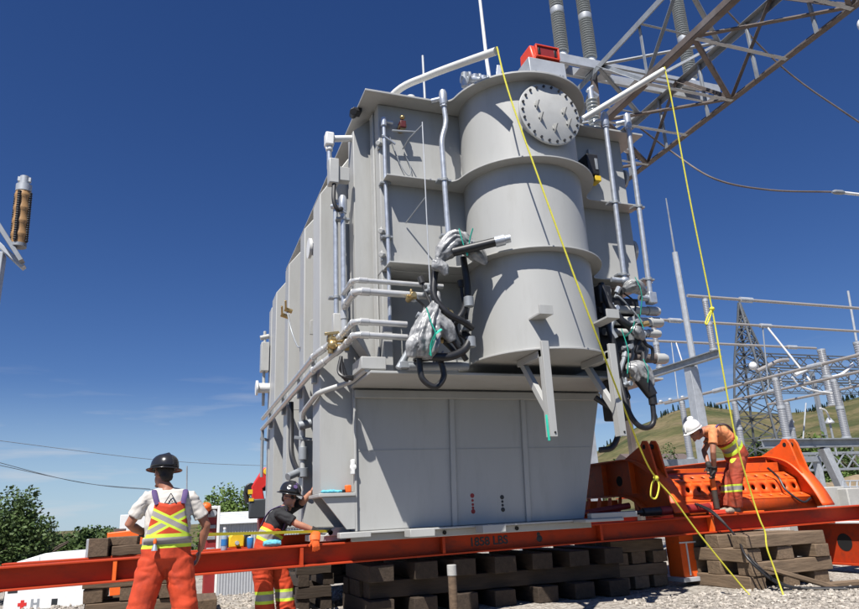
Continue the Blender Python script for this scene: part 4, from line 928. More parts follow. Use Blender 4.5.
# bracket beam on a tall column, carrying the upper posts
sb = thing('support_beam', 'grey steel I-beam bracket pointing up to the right behind the yellow rope', 'beam', (21.2, 25, 7.0))
k = MB().box(21.05, 21.35, 22.4, 31, 7.20, 7.24).box(21.05, 21.35, 22.4, 31, 6.92, 6.96).box(21.19, 21.21, 22.4, 31, 6.9605, 7.1995); k.build('beam_body', 'galvd', sb)
sc_ = thing('steel_column', 'tall pale tapering steel column carrying the bracket beam and a thin lightning spike', 'column', (21.4, 24.3, 0))
MB().tube([(21.35, 24.4, -.5), (21.35, 24.4, 6.9)], [.34, .30], 4).build('shaft', 'galvl', sc_, .01, 20)
MB().tube([(21.60, 24.4, 3), (21.5, 24.4, 12.4)], [.16, .13], 10).build('mast', 'galvl', sc_); MB().tube([(21.5, 24.4, 12.4), (21.5, 24.4, 15.2)], [.05, .03], 6).build('spike', 'galvd', sc_)
for i, y in enumerate(SY): post((21.2, y, 7.25), 2.3, .14, ('front tall ribbed post insulator under the nearest upper busbar', 'ribbed post insulator on the bracket beam, partly behind the pipe ends', 'rearmost post insulator on the bracket beam')[i])
# low frame with posts
lf = thing('support_frame', 'grey steel frame with a level beam and splayed legs at the right edge', 'frame', (28, 22.6, 0))
MB().box(22.8, 36, 22.4, 22.8, 3.45, 3.50).box(22.8, 36, 22.4, 22.8, 3.13, 3.18).box(22.8, 36, 22.59, 22.61, 3.181, 3.449).build('beam_body', 'galvd', lf)
MB().tube([(26.1, 22.6, 3.12), (27.3, 22.6, -.3)], .24, 4).build('leg', 'galvl', lf, .01, 20)
MB().tube([(24.0, 22.6, 3.12), (23.6, 22.6, -.3)], .24, 4).build('leg', 'galvl', lf, .01, 20)
MB().tube([(28.3, 21.5, 5.2), (28.6, 21.5, -.3)], .30, 4).build('leg', 'galvl', lf, .01, 20)
MB().box(27.9, 36, 21.3, 21.7, 5.2, 5.5).build('upper_beam', 'galvd', lf, .01)
for x, nm in ((24.2, 'post insulator on the level frame, just left of the trailer ear'), (27.6, 'post insulator on the level frame under the middle lower busbar'), (31.2, 'post insulator on the level frame beyond the right edge')):
    post((x, 22.6, 3.5), 2.62, .165, nm)
for x, nm in ((24.2, 'far post insulator behind the white helmet'), (27.6, 'far post insulator right of the bent worker'), (31.2, 'far post insulator close beside the trailer ear')):
    post((x, 28.7, 3.2), 2.92, .165, nm)
rf = thing('support_frame', 'rear grey steel beam carrying the far post insulators behind the trailer', 'frame', (27, 28.7, 0))
MB().box(22.5, 33, 28.5, 28.9, 2.9, 3.2).build('beam_body', 'galvd', rf)
for x in (23, 28, 32.5): MB().box(x-.15, x+.15, 28.55, 28.85, -.3, 2.899).build('leg', 'galvl', rf)
# switch heads, drop rods, jumpers
sh = thing('disconnect_switch', 'switch head on the far left post with small fittings along its arm', 'switch', (24.2, 28.7, 6.2))
MB().bar((22.6, 28.7, 5.95), (25.0, 28.7, 6.35), .10).build('arm', 'alu', sh)
for x in (22.9, 23.5, 24.3, 24.8): MB().ell((x, 28.7, 6.03+.17*(x-22.6)), (.12, .08, .08)).build('fitting', 'galvl', sh)
for i, (a, b_, r, lab) in enumerate((((25.6, 30.1, 9.65), (25.0, 28.7, 6.3), .038, 'white rod leaning between the lowest upper busbar and the far left post'),
        ((25.3, 30.1, 9.65), (24.0, 28.7, 6.2), .03, 'thin grey drop rod left of the leaning white rod'),
        ((28.3, 26.3, 9.6), (27.7, 23.9, 6.3), .05, 'white rod slanting down from the middle upper busbar'),
        ((28.0, 26.3, 9.6), (27.6, 26.3, 6.3), .035, 'upright grey drop rod from the middle upper busbar'))):
    px_tube(V(a), V(b_), r, 'drop_rod', lab, 'rod', 'alul' if i in (0, 2) else 'galvd', 'drop rods')
px_tube(at(792, 377, 25), at(832, 393, 25), .045, 'jumper', 'slack white jumper cable hanging between lower busbars', 'cable', 'white', None, [at(800, 386, 25), at(816, 391, 25)])
px_tube(at(795, 375, 24), at(810, 368, 24), .085, 'disconnect_switch', 'short thick white switch arm above the lower busbars', 'switch', 'white')
px_tube(at(757, 371, 27), at(788, 360, 27), .10, 'jumper', 'grey looped cable running beside the lattice tower', 'cable', 'alu', None, [at(768, 366, 27), at(778, 361, 27)])
px_tube(at(832, 377, 24), at(853, 364, 24), .07, 'jumper', 'curved white cable rising at the right edge', 'cable', 'white', None, [at(842, 374, 24)])
px_tube(at(820, 408, 32), at(830, 420, 32), .05, 'jumper', 'white cable bent down to a small bell insulator', 'cable', 'white', None, [at(826, 411, 32)])
px_tube(at(806, 403, 26), at(803, 440, 26), .035, 'drop_rod', 'thin rod standing on the level frame under the rightmost busbar', 'rod', 'galvl')
for x, y, lab in ((790, 424, 'small pale bell insulator by the trailer ear'), (830, 424, 'small pale bell insulator right of the bare hillside')):
    p = at(x, y, 33); t = thing('bell_insulator', lab, 'insulator', p, 'bell insulators'); MB().lathe([(.05, .42), (.12, .36), (.28, .1), (.27, .05), (.1, .02)], p, n=14).build('bell', 'galvl', t); MB().cyl(p-V((0, 0, 2)), p, .07).build('stem', 'galvd', t)
p = at(753, 366, 30); tag(MB().ell(p, (.22, .22, .24)).build('lamp_globe', 'white'), 'white globe before the lattice tower', 'lamp')
pp = at(815, 345, 30.1); t = post((pp.x+.4, 30.1, 6.2), 3.4, .26, 'post insulator at the end of the lowest upper busbar')
px_tube(at(848, 291, 30), at(856.5, 341, 30), .07, 'lightning_rod', 'thin pale mast above the busbars at the right edge', 'mast', 'galvl')
p0 = at(857, 342, 30); post((p0.x, 30, 5.2), p0.z-5.2, .28, 'dark topped post insulator under the thin mast at the right edge')
# lattice tower far off
LT = thing('lattice_tower', 'tall dark steel lattice tower standing before the hill', 'tower', (60.5, 60, 0))
zt_, zb_ = .3674*60+1.15, -1.
def tw(z):
    t = (z-zb_)/(zt_-zb_); return 3.3-2.1*min(t/.72, 1) if t < .72 else max(.05, 1.2*(1-(t-.72)/.28))
lev = [zb_+(zt_-zb_)*t for t in (0, .12, .24, .35, .45, .54, .62, .69, .75, .81, .87, .93, 1)]
c0 = V((61.0, 60, 0)); cs = ((-1, -1), (1, -1), (1, 1), (-1, 1)); ang_ = Matrix.Rotation(.35, 3, 'Z')
def tp(z, q): return c0+V((0, 0, z))+ang_ @ V((q[0]*tw(z), q[1]*tw(z), 0))
for q in cs:
    for a, b_ in zip(lev, lev[1:]): MB().bar(tp(a, q), tp(b_, q), .20).build('leg', 'tower', LT, 0, 0)
for n_, (a, b_) in enumerate(zip(lev, lev[1:])):
    k = MB()
    for i in range(4):
        k.bar(tp(a, cs[i]), tp(b_, cs[(i+1) % 4]), .11); k.bar(tp(a, cs[(i+1) % 4]), tp(b_, cs[i]), .11); k.bar(tp(b_, cs[i]), tp(b_, cs[(i+1) % 4]), .11)
    k.build('bracing', 'tower', LT, 0, 0)
def lattice(name, label, x0, x1, y, z, h, n, m='galvd', r=.13):
    t = thing(name, label, 'girder', ((x0+x1)/2, y, z))
    for dy in (-h/2, h/2):
        for zz in (z, z+h): MB().bar((x0, y+dy, zz), (x1, y+dy, zz), r).build('chord', m, t, 0, 0)
    for dy in (-h/2, h/2):
        k = MB()
        for i in range(n):
            xa, xb = x0+(x1-x0)*i/n, x0+(x1-x0)*(i+1)/n
            a, b_ = ((z, z+h) if i % 2 == 0 else (z+h, z)); k.bar((xa, y+dy, a), (xb, y+dy, b_), r*.7)
        k.build('lacing', m, t, 0, 0)
    return t
lattice('lattice_girder', 'dark lattice girder level with the tower, running off to the right', 62, 100, 60, .262*60, 1.3, 26, 'tower')
for i in range(9):
    x = 65+i*3.6; t = thing('string_insulator', 'small dark insulator string hanging under the far lattice girder', 'insulator', (x, 60, 14), 'insulator strings under the far girder')
    stack(V((x, 60, 13.3)), 2.2, .16, 7, 'string', t, 'galvd', .4, 8)
lattice('lattice_girder', 'farther dark lattice girder hanging lower beyond the first', 72, 120, 72, .232*72, 1.5, 28, 'tower')
lattice('lattice_girder', 'smallest dark lattice girder far off between the busbars', 90, 150, 88, .205*88, 1.6, 30, 'tower')
for x, y, h in ((84, 72, 18), (97, 72, 18), (108, 88, 20)):
    t = thing('gantry_column', {84: 'far grey gantry column nearer the lattice tower', 97: 'far grey gantry column cut by the right edge', 108: 'farthest thin gantry column'}[x], 'column', (x, y, 0)); MB().bar((x, y, -1), (x, y, h), .5).build('shaft', 'galvd', t)
lattice('lattice_girder', 'grey lattice girder low behind the trailer at the right', 41, 70, 40, 3.0, 1.2, 22, 'galvd', .12)
# conductors in the sky
px_tube(at(724, 8, 14), at(1010, 196, 12.5), .028, 'conductor', 'brown slack conductor crossing behind the lattice gantry to the right edge', 'cable', 'rusty', None, [at(782, 67, 14), at(838, 108, 13.5), at(900, 146, 13.1)])
px_tube(at(640, 128, 15), at(838, 192, 13), .028, 'conductor', 'brown conductor sagging to a clamp near the right edge', 'cable', 'rusty', None, [at(672, 152, 15), at(715, 179, 14), at(770, 190, 13.5)])
t = thing('strain_insulator', 'pale strain insulator with a dark clamp at the right edge', 'insulator', at(845, 192, 13))
MB().tube([at(832, 192, 13), at(835, 192, 13), at(842, 192.5, 13), at(845, 193, 13)], [.03, .07, .07, .03], 10).build('clamp', 'galvd', t); MB().cyl(at(844, 192.8, 13), at(1010, 212, 12.5), .045).build('rod', 'white', t)
q = at(1012, 190, 12.5); tag(MB().tube([(q.x, q.y, -.3), (q.x, q.y, q.z+.4)], [.16, .11], 12).build('line_pole', 'galvl'), 'grey steel pole beyond the right edge that the brown conductors run to', 'pole')
q = at(862, 25, 9); t = thing('yard_lamp', 'white rounded lamp cut by the right edge near the top', 'lamp', (q.x+1.3, 9, 0)); MB().ell(q, (.10, .10, .16)).build('lamp_shade', 'white', t); MB().cyl(q, (q.x+1.3, 9, q.z+.1), .03).build('arm', 'galvl', t); MB().tube([(q.x+1.3, 9, -.3), (q.x+1.3, 9, q.z+.2)], [.10, .06], 12).build('post', 'galvl', t)
for i, (a, b_, lab) in enumerate(((at(-30, 437, 90), at(300, 467, 120), 'upper thin power line at the left sky'), (at(-30, 455, 80), at(150, 489, 120), 'middle thin power line at the left sky'), (at(-30, 459, 80), at(180, 491, 120), 'lowest thin power line at the left sky'))):
    m_ = (a+b_)/2-V((0, 0, .8)); px_tube(a, b_, .035, 'power_line', lab, 'cable', 'galvd', 'power lines', [m_])
for x, y0, y1, lab in ((187, 466, 500, 'thin aerial behind the shoulder of the left worker'),):
    px_tube(at(x, y0, 40), at(x+1, y1, 40)-V((0, 0, 1.5)), .035, 'aerial', lab, 'mast', 'galvd')
# tan arrester at the left edge on its steel bracket
t = thing('surge_arrester', 'tan ribbed surge arrester leaning at the left edge', 'arrester', at(20, 245, 10))
A, B = at(18.5, 244, 10), at(23.5, 192, 10); d = (B-A)
MB().cyl(A-d*.06, A, .10).build('foot', 'galvd', t)
stack(A, d.length, .105, 4, 'ribbed_stack', t, 'tanpoly', .12, 14, d)
for q in range(4):
    an = q*math.pi/2+.5; xx = d.orthogonal().normalized(); yy = d.normalized().cross(xx); o_ = xx*math.cos(an)*.097+yy*math.sin(an)*.097
    stack(A+o_+d*.02, d.length*.95, .03, 22, 'slotted_strip', t, 'black', .3, 6, d)
MB().cyl(B, B+d*.13, .10).build('metal_cap', 'galvl', t); MB().cyl(B+d*.13, B+d*.30, .06).build('terminal', 'galvl', t); MB().bar(B+d*.24-V((.08, 0, 0)), B+d*.24+V((.08, 0, 0)), .06).build('terminal', 'galvl', t)
t = thing('steel_bracket', 'grey steel bracket and post holding the tan arrester at the left edge', 'bracket', at(2, 300, 10))
MB().bar(at(-20, 196, 10), at(22, 262, 10), .06, .16, V((0, 1, 0))).build('arm', 'galvd', t, .005); MB().bar(at(-2, 244, 10.1), at(24, 268, 10.1), .06, .13, V((0, 1, 0))).build('brace', 'galvl', t, .005)
q = at(-3, 250, 10); MB().box(q.x-.08, q.x+.08, 9.98, 10.2, -.3, q.z-.02).build('post', 'galvl', t, .01)

# ================================================================== PEOPLE
def hand_geo(mb, w_, d, nrm, s=1., curl=.5, thumb=1):
    """palm, four bent fingers and a thumb; w_ wrist, d pointing direction, nrm out of the palm"""
    d = V(d).normalized(); nrm = V(nrm); nrm = (nrm-d*nrm.dot(d)).normalized(); sd_ = d.cross(nrm)
    m = Matrix((sd_, d, nrm)).transposed()
    mb.ell(w_+d*.045*s, (.042*s, .055*s, .017*s), m, 12, 8)
    for i, (o_, L) in enumerate(((-.031, .070), (-.0105, .080), (.0105, .076), (.031, .060))):
        p = w_+d*.085*s+sd_*o_*s; u = (d+sd_*o_*4).normalized(); pts = [p-d*.03*s, p]; c = 0
        for j, f in enumerate((.45, .32, .23)):
            c += curl*(.55, .8, .6)[j]; q = (u*math.cos(c)+nrm*math.sin(c)); pts.append(pts[-1]+q*L*f*s)
        mb.tube(pts, [.010*s, .010*s, .0095*s, .0088*s, .0075*s], 8)
    p = w_+d*.03*s+sd_*(-.034*thumb)*s; u = (d*.75-sd_*thumb*.75+nrm*.35).normalized()
    mb.tube([p-u*.012*s, p+u*.03*s, p+u*.05*s+d*.012*s+nrm*.006*s], [.014*s, .012*s, .0085*s], 8)
def rot_of(up_, fwd_):
    z = V(up_).normalized(); y = V(fwd_); y = (y-z*y.dot(z)).normalized(); x = y.cross(z); return Matrix((x, y, z)).transposed()
def mid(a, b_, t=.5): return a+(b_-a)*t
def person(label, J, lat, hup, hfw, o):
    lat = V(lat).normalized(); gq = o.get('girth', 1.); root = thing('person', label, 'person', J['root']); HM = rot_of(hup, hfw); hc_ = J['head']
    J = {k: V(v) for k, v in J.items()}
    def H(x, y, z): return hc_+HM @ V((x, y, z))
    sk = MB()
    sk.tube([mid(J['pelvis'], J['waist'], -.35), J['pelvis'], J['waist'], mid(J['waist'], J['chest'], .6), J['chest'], mid(J['chest'], J['neck'], .6), J['neck']],
            [(.09, .07), (.15, .105), (.135, .095), (.155, .105), (.165, .11), (.14, .085), (.065, .062)], 18, side=lat)
    sk.tube([mid(J['chest'], J['neck'], .8), J['neck'], H(0, -.015, -.075), H(0, 0, -.02)], [.07, .060, .055, .055], 14)
    for q in 'LR':
        sh, e, w_ = J['sh'+q], J['el'+q], J['wr'+q]
        sk.tube([mid(J['chest'], sh, .45), sh, mid(sh, e, .35), e, mid(e, w_, .3), w_], [.06, .062, .053, .042, .043, .028], 12)
        hd = J.get('hd'+q, (w_-e)); hand_geo(sk, w_, hd, o.get('pn'+q, (0, 0, -1)), 1.02, o.get('curl', .6), 1 if q == 'L' else -1)
        hp, kn_, an = J['hip'+q], J['kn'+q], J['an'+q]
        sk.tube([hp, mid(hp, kn_, .3), kn_, mid(kn_, an, .3), an, an-V((0, 0, .03))], [.09, .085, .06, .06, .042, .04], 12)
    # head
    sk.ell(H(0, -.008, .035), (.076, .094, .092), HM, 18, 12); sk.ell(H(0, .025, -.035), (.058, .068, .075), HM, 14, 10)
    sk.ell(H(0, .082, -.095), (.026, .018, .018), HM); sk.ell(H(0, .098, -.022), (.013, .018, .024), HM); sk.tube([H(0, .085, .02), H(0, .105, -.028)], [.009, .013], 8)
    for sx in (-1, 1): sk.ell(H(sx*.076, -.01, -.005), (.010, .022, .032), HM); sk.ell(H(sx*.033, .075, .022), (.026, .012, .008), HM)
    sk.ell(H(0, .088, -.058), (.024, .010, .006), HM); sk.ell(H(0, .087, -.070), (.020, .010, .006), HM)
    voxel(sk, 'body', o['skin'], root, .0075, 3)
    for sx in (-1, 1): MB().ell(H(sx*.032, .083, .006), (.012, .008, .007), HM).build('eye', 'eye', root)
    if o.get('shades'):
        k = MB(); 
        for sx in (-1, 1): k.ell(H(sx*.034, .095, .006), (.030, .012, .019), HM)
        k.bar(H(-.07, .08, .010), H(.07, .08, .010), .012, .01); k.bar(H(-.072, .08, .01), H(-.078, -.02, .012), .008); k.bar(H(.072, .08, .01), H(.078, -.02, .012), .008); k.build('safety_glasses', 'black', root)
    hr_ = MB().ell(H(0, -.022, .040), (.080, .092, .092), HM, 18, 12).ell(H(0, -.065, -.02), (.066, .040, .055), HM); voxel(hr_, 'hair', 'hair', root, .012, 1, .004, 40)
    # shirt
    s_ = MB()
    s_.tube([mid(J['pelvis'], J['waist'], .6), J['waist'], mid(J['waist'], J['chest'], .5), J['chest'], mid(J['chest'], J['neck'], .55), mid(J['chest'], J['neck'], .88)],
            [(.175*gq, .128), (.172*gq, .128), (.182*gq, .132), (.188*(gq+1)/2, .134), (.158, .108), (.080, .076)], 20, side=lat)
    for q in 'LR':
        sh, e = J['sh'+q], J['el'+q]; t = o.get('sleeve', .66)
        s_.tube([mid(J['chest'], sh, .4), sh, mid(sh, e, .4), mid(sh, e, t)], [.070, .068, .066, .072], 14)
        s_.tube([mid(J['chest'], J['neck'], .82), mid(J['neck'], sh, .5)-V((0, 0, .015)), sh+V((0, 0, -.005))], [.062, .060, .060], 12)
    shirt = voxel(s_, 'shirt', o['shirt'], root, .009, 4, .008, 9, 2)
    # overalls
    t_ = MB(); fat = o.get('fat', 1.)
    t_.tube([mid(J['pelvis'], J['waist'], -.55), J['pelvis'], mid(J['pelvis'], J['waist'], .6), J['waist'], mid(J['waist'], J['chest'], o.get('bibtop', .3))],
            [(.12*gq, .11), (.195*gq, .158), (.192*gq, .150), (.190*gq, .145), (.190*gq, .145)], 20, side=lat)
    for q in 'LR':
        hp, kn_, an = J['hip'+q], J['kn'+q], J['an'+q]
        t_.tube([hp+V((0, 0, .04)), hp, mid(hp, kn_, .35), mid(hp, kn_, .75), kn_, mid(kn_, an, .4), mid(kn_, an, .85), an+V((0, 0, .0))],
                [.10*fat, .122*fat, .118*fat, .108*fat, .106*fat, .105*fat, .108*fat, .112*fat], 16)
    voxel(t_, 'overalls', o['overalls'], root, .010, 3, o.get('wr', .009), 6.5, 5)
    # boots
    for q in 'LR':
        an = J['an'+q]; f = V(o['bfw']).normalized(); b = MB(); g_ = an.z-o['floor']
        c = V((an.x, an.y, o['floor']))
        b.tube([c+V((0, 0, .02)), c+V((0, 0, .05)), c+V((0, 0, .10)), an+V((0, 0, .03))], [.05, .055, .052, .06], 12)
        b.tube([c-f*.07+V((0, 0, .04)), c+V((0, 0, .045)), c+f*.11+V((0, 0, .042)), c+f*.19+V((0, 0, .035)), c+f*.215+V((0, 0, .03))], [(.035, .04), (.045, .05), (.048, .045), (.045, .034), (.02, .02)], 12, side=f.cross(V((0, 0, 1))))
        voxel(b, 'boot', o['boot'], root, .008, 2, .003, 20)
    # gloves
    for q in o.get('gloves', ''):
        b = MB(); w_, e = J['wr'+q], J['el'+q]; hd = J.get('hd'+q, (w_-e))
        b.tube([w_-(w_-e).normalized()*.06, w_, w_+V(hd).normalized()*.03], [.045, .040, .036], 12); hand_geo(b, w_, hd, o.get('pn'+q, (0, 0, -1)), 1.14, o.get('curl', .6), 1 if q == 'L' else -1)
        voxel(b, 'glove', o['glove'], root, .0055, 1)
    # straps
    for path in o.get('straps', []):
        MB().tube(smooth_path(path, 6), .024, 8, r2=.007, side=lat).build('strap', 'purple', root)
    # hard hat
    rx, ry = .126, .146; pr = []
    hh = MB(); n = 28; rings = []
    for zz, fr in ((.0, 1.0), (.03, .99), (.06, .95), (.09, .86), (.112, .72), (.128, .52), (.138, .28), (.141, .02)):
        rings.append(hh.verts([H(rx*fr*math.cos(2*math.pi*j/n), -.005+ry*fr*math.sin(2*math.pi*j/n), .058+zz+.0) for j in range(n)]))
    for A, B in zip(rings, rings[1:]):
        for j in range(n): hh.face([A[j], A[(j+1) % n], B[(j+1) % n], B[j]])
    hh.face(rings[-1]); shell = hh.build('hard_hat', o['hat'], root, 0, 60); sm = shell.modifiers.new('t', 'SOLIDIFY'); sm.thickness = .004
    hb_ = MB(); A = hb_.verts([H(rx*.99*math.cos(2*math.pi*j/n), -.005+ry*.99*math.sin(2*math.pi*j/n), .060) for j in range(n)])
    bw = o.get('brim', .052); pk = o.get('peak', .0)
    B = hb_.verts([H((rx+bw)*math.cos(2*math.pi*j/n), -.005+(ry+bw+pk*max(0, math.sin(2*math.pi*j/n)))*math.sin(2*math.pi*j/n), .046) for j in range(n)])
    for j in range(n): hb_.face([A[j], A[(j+1) % n], B[(j+1) % n], B[j]])
    br = hb_.build('brim', o['hat'], shell, 0, 60); sm = br.modifiers.new('t', 'SOLIDIFY'); sm.thickness = .006
    k = MB().tube([H(0, .02+ry*.93, .08), H(0, ry*.8, .155), H(0, .05, .199), H(0, -.05, .199), H(0, -ry*.85, .15), H(0, -ry*1.0, .08)], .010, 8); k.build('ridge', o['hat'], shell)
    return root, H, HM

# --- worker in the white shirt, seen from behind
ca, sa = math.cos(R_(27)), math.sin(R_(27))
hv1 = hv_mat('orange_overalls_cross', (.56, .055, .014), [((-sa, 0, ca), -sa*-.03+ca*1.205, .043, .022, [((0, 0, 1), 1.0), ((0, -1, 0), -7.25)]), ((sa, 0, ca), sa*-.03+ca*1.205, .043, .022, [((0, 0, 1), 1.0), ((0, -1, 0), -7.25)]),
     ((0, 0, 1), 1.035, .062, .030, []), ((0, 0, 1), .30, .055, .025, [])], .2, (.26, .03, .015))
bib_mat = hv1
W1 = dict(root=(-.05, 7.2, 0), pelvis=(-.045, 7.22, .90), waist=(-.045, 7.2, 1.06), chest=(-.05, 7.2, 1.32), neck=(-.075, 7.21, 1.505), head=(-.115, 7.245, 1.635),
          shL=(-.25, 7.2, 1.425), shR=(.155, 7.2, 1.415), elL=(-.385, 7.24, 1.19), wrL=(-.235, 7.42, 1.10), elR=(.30, 7.22, 1.15), wrR=(.255, 7.30, .925),
          hipL=(-.150, 7.22, .86), hipR=(.065, 7.22, .86), knL=(-.235, 7.2, .47), anL=(-.30, 7.22, .10), knR=(.14, 7.2, .47), anR=(.20, 7.22, .10))
W1 = {k: V(v) for k, v in W1.items()}
r1, H1, HM1 = person('worker seen from behind in white shirt, orange overalls and black hard hat', W1, (1, 0, 0), (.06, .10, 1), (-.55, .85, -.05), dict(skin='skin2', shirt='tshirt', overalls=hv1, boot='bootd', bfw=(0, 1, 0), floor=0.0,
      hat='helmb', brim=.036, gloves='L', glove='glove', pnL=(0, 1, 0), pnR=(-1, 0, 0), bibtop=.05, girth=1.13, sleeve=.70, fat=1.10,
      straps=[[(-.145, 7.062, 1.36), (-.168, 7.082, 1.42), (-.182, 7.125, 1.472), (-.182, 7.2, 1.490), (-.17, 7.28, 1.44), (-.15, 7.335, 1.34)], [(.075, 7.062, 1.36), (.085, 7.082, 1.42), (.092, 7.125, 1.468), (.092, 7.2, 1.486), (.088, 7.28, 1.44), (.07, 7.335, 1.34)]]))
def bib(par, yc, sgn, z0, z1, w0, w1, xc, m, rx=.196, ry=.143):
    k = MB(); nx, nz = 14, 10; g_ = []
    for i in range(nz+1):
        t = i/nz; z = z0+(z1-z0)*t; w_ = w0+(w1-w0)*t**.8; row = []
        for j in range(nx+1):
            x = -w_+2*w_*j/nx; row.append((xc+x, yc+sgn*(ry*math.sqrt(max(0, 1-(x/rx)**2))+.004+.006*noise.noise(V((x*9, z*9, 1)))), z - .03*(1-abs(x/w_))*t*t))
        g_.append(k.verts(row))
    for A, B in zip(g_, g_[1:]):
        for j in range(nx): k.face([A[j], A[j+1], B[j+1], B[j]])
    o = k.build('bib', m, par); sm = o.modifiers.new('t', 'SOLIDIFY'); sm.thickness = .006
bib(r1, 7.2, -1, 1.02, 1.385, .205, .125, -.04, bib_mat, .216, .145); bib(r1, 7.2, 1, 1.02, 1.36, .175, .12, -.05, bib_mat)
k = MB()
yy = 7.2-.149
tri = [(-.035, 1.455), (-.085, 1.365), (.020, 1.365)]
for i in range(3):
    a, b_ = tri[i], tri[(i+1) % 3]; ya = yy+.05*(a[1]-1.365)/.09*.55
    yb = yy+.05*(b_[1]-1.365)/.09*.55
    k.bar((a[0], ya, a[1]), (b_[0], yb, b_[1]), .008, .006, V((0, 1, 0)))
for q in ((-.045, 1.385), (-.02, 1.383), (-.033, 1.40)): k.ell((q[0], yy+.008, q[1]), (.008, .004, .006))
k.build('shirt_logo', 'black', r1)
k = MB().lathe([(.028, 0), (.022, .03), (.012, .055), (.011, .06)], (-.145, 7.035, .955), (0, .05, 1), 14); k.build('pocket_tool', 'galv', r1)
MB().lathe([(.014, 0), (.017, .02), (.010, .045)], (-.145, 7.038, 1.015), (0, .05, 1), 12).build('pocket_tool_cap', 'orangeb', r1)

# --- worker bending in to the tank
A9 = lambda x, y, Y=9.1: at(x, y, Y)
W2 = dict(pelvis=A9(266, 553), waist=A9(268, 540), chest=A9(279, 519), neck=A9(287, 507, 9.08), head=A9(289.5, 497.5, 9.05),
          shR=A9(279, 513, 8.92), elR=A9(297, 524, 8.84), wrR=A9(316, 531, 8.82), shL=A9(293, 507, 9.22), elL=A9(303, 502, 9.12), wrL=A9(311, 492, 9.05), hdR=V((1, -.1, .02)), hdL=V((.6, 0, 1)))
pz = W2['pelvis']
W2.update(hipL=pz+V((.09, .10, -.04)), hipR=pz+V((-.07, -.08, -.04)), knL=A9(284, 588, 9.2), knR=A9(264, 588, 9.05))
W2['anL'] = V((W2['knL'].x+.03, 9.2, .10)); W2['anR'] = V((W2['knR'].x+.02, 9.05, .10)); W2['root'] = V((pz.x, 9.1, 0))
tv = (W2['chest']-W2['waist']).normalized(); wz = W2['waist']
hv2 = hv_mat('orange_overalls_waist', (.56, .055, .014), [(tuple(tv), tv.dot(mid(wz, W2['chest'], .12)), .075, .04, [((0, 0, 1), .72)]), ((0, 0, 1), .30, .07, .035, []), ((.85, -.4, .3), V((.85, -.4, .3)).dot(W2['chest']+V((.06, -.1, -.05))), .035, .0, [((0, 0, 1), .95)])], .15)
tl = V((-.45, -.85, 0)).normalized()
fw2 = V((.85, -.45, 0))
c2 = W2['chest']
nrm2 = V((tl.y, -tl.x, 0))
n3 = tv.cross(tl).normalized(); n3 = -n3 if n3.x > 0 else n3
strap2 = [mid(wz, c2, .45)+n3*.138+tl*.08, c2+n3*.136+tl*.09, mid(c2, W2['neck'], .55)+n3*.108+tl*.10, mid(c2, W2['neck'], .9)+tl*.105+tv*.02, mid(c2, W2['neck'], .5)-n3*.10+tl*.10, mid(wz, c2, .7)-n3*.138+tl*.09]
r2, H2, HM2 = person('worker in black shirt and black hard hat reaching under the tank', W2, tl, (.18, -.10, 1), (.50, -.75, -.42), dict(skin='skin', shirt='tblack', overalls=hv2, boot='bootd', bfw=(.85, -.45, 0), floor=0.0,
      hat='helmb', brim=.034, gloves='R', glove='glove', pnR=(0, 0, -1), pnL=(1, 0, 0), bibtop=.60, sleeve=.80, fat=1.08, shades=True, curl=.35, straps=[strap2]))
for p_, rr, m_ in (((-.06, .13, .115), .030, 'white'), ((.05, .12, .13), .028, 'purple'), ((.10, .06, .11), .026, 'white'), ((-.10, .05, .12), .022, 'galvl'), ((.0, .09, .165), .022, 'purple')):
    d = (HM2 @ V((p_[0]/.126, p_[1]/.146, (p_[2]-.05)/.141))).normalized(); MB().lathe([(rr, 0), (rr*.9, .003)], H2(p_[0]*.99, p_[1]*1.0, p_[2]+.012), d, 9).build('hat_sticker', m_, r2)

# --- worker bent over on the beam
A8 = lambda x, y, Y=8.66: at(x, y, Y)
fl = bz_(8.2)+.005
W3 = dict(pelvis=A8(737, 457), waist=A8(732, 446), chest=A8(718, 433), neck=A8(705, 430), head=A8(694.5, 432.5), shL=A8(713, 431, 8.45), elL=A8(713, 453, 8.42), wrL=A8(714.5, 470, 8.52), shR=A8(712, 433, 8.86), elR=A8(704, 451, 8.84), wrR=A8(709, 466, 8.70),
          hipL=A8(738, 461, 8.55), hipR=A8(736, 461, 8.78), knL=A8(735, 484, 8.52), knR=A8(728, 486, 8.78), hdL=V((-.2, .1, -1)), hdR=V((-.1, -.1, -1)))
W3['anL'] = V((A8(735, 505, 8.58).x, 8.58, fl+.09)); W3['anR'] = V((A8(728, 505, 8.76).x, 8.76, fl+.09)); W3['root'] = V((W3['anL'].x, 8.62, fl))
tv = (W3['chest']-W3['waist']).normalized(); wz = W3['waist']
hv3 = hv_mat('orange_overalls_dirty', (.36, .048, .018), [(tuple(tv), tv.dot(mid(wz, W3['chest'], .15)), .085, .038, [((0, 0, 1), 1.55)]), ((0, 0, 1), fl+.36, .055, .03, [])], .25, (.085, .04, .02))
c3 = W3['chest']; nv = tv.cross(V((0, 1, 0))).normalized(); nv = nv if nv.z > 0 else -nv
s3 = lambda dy: [mid(wz, c3, .45)+nv*.135+V((0, dy, 0)), c3+nv*.142+V((0, dy, 0)), mid(c3, W3['neck'], .6)+nv*.115+V((0, dy, 0)), mid(c3, W3['neck'], .75)+V((-.02, dy*1.3, -.02)), c3-nv*.13+tv*.05+V((0, dy, 0))]
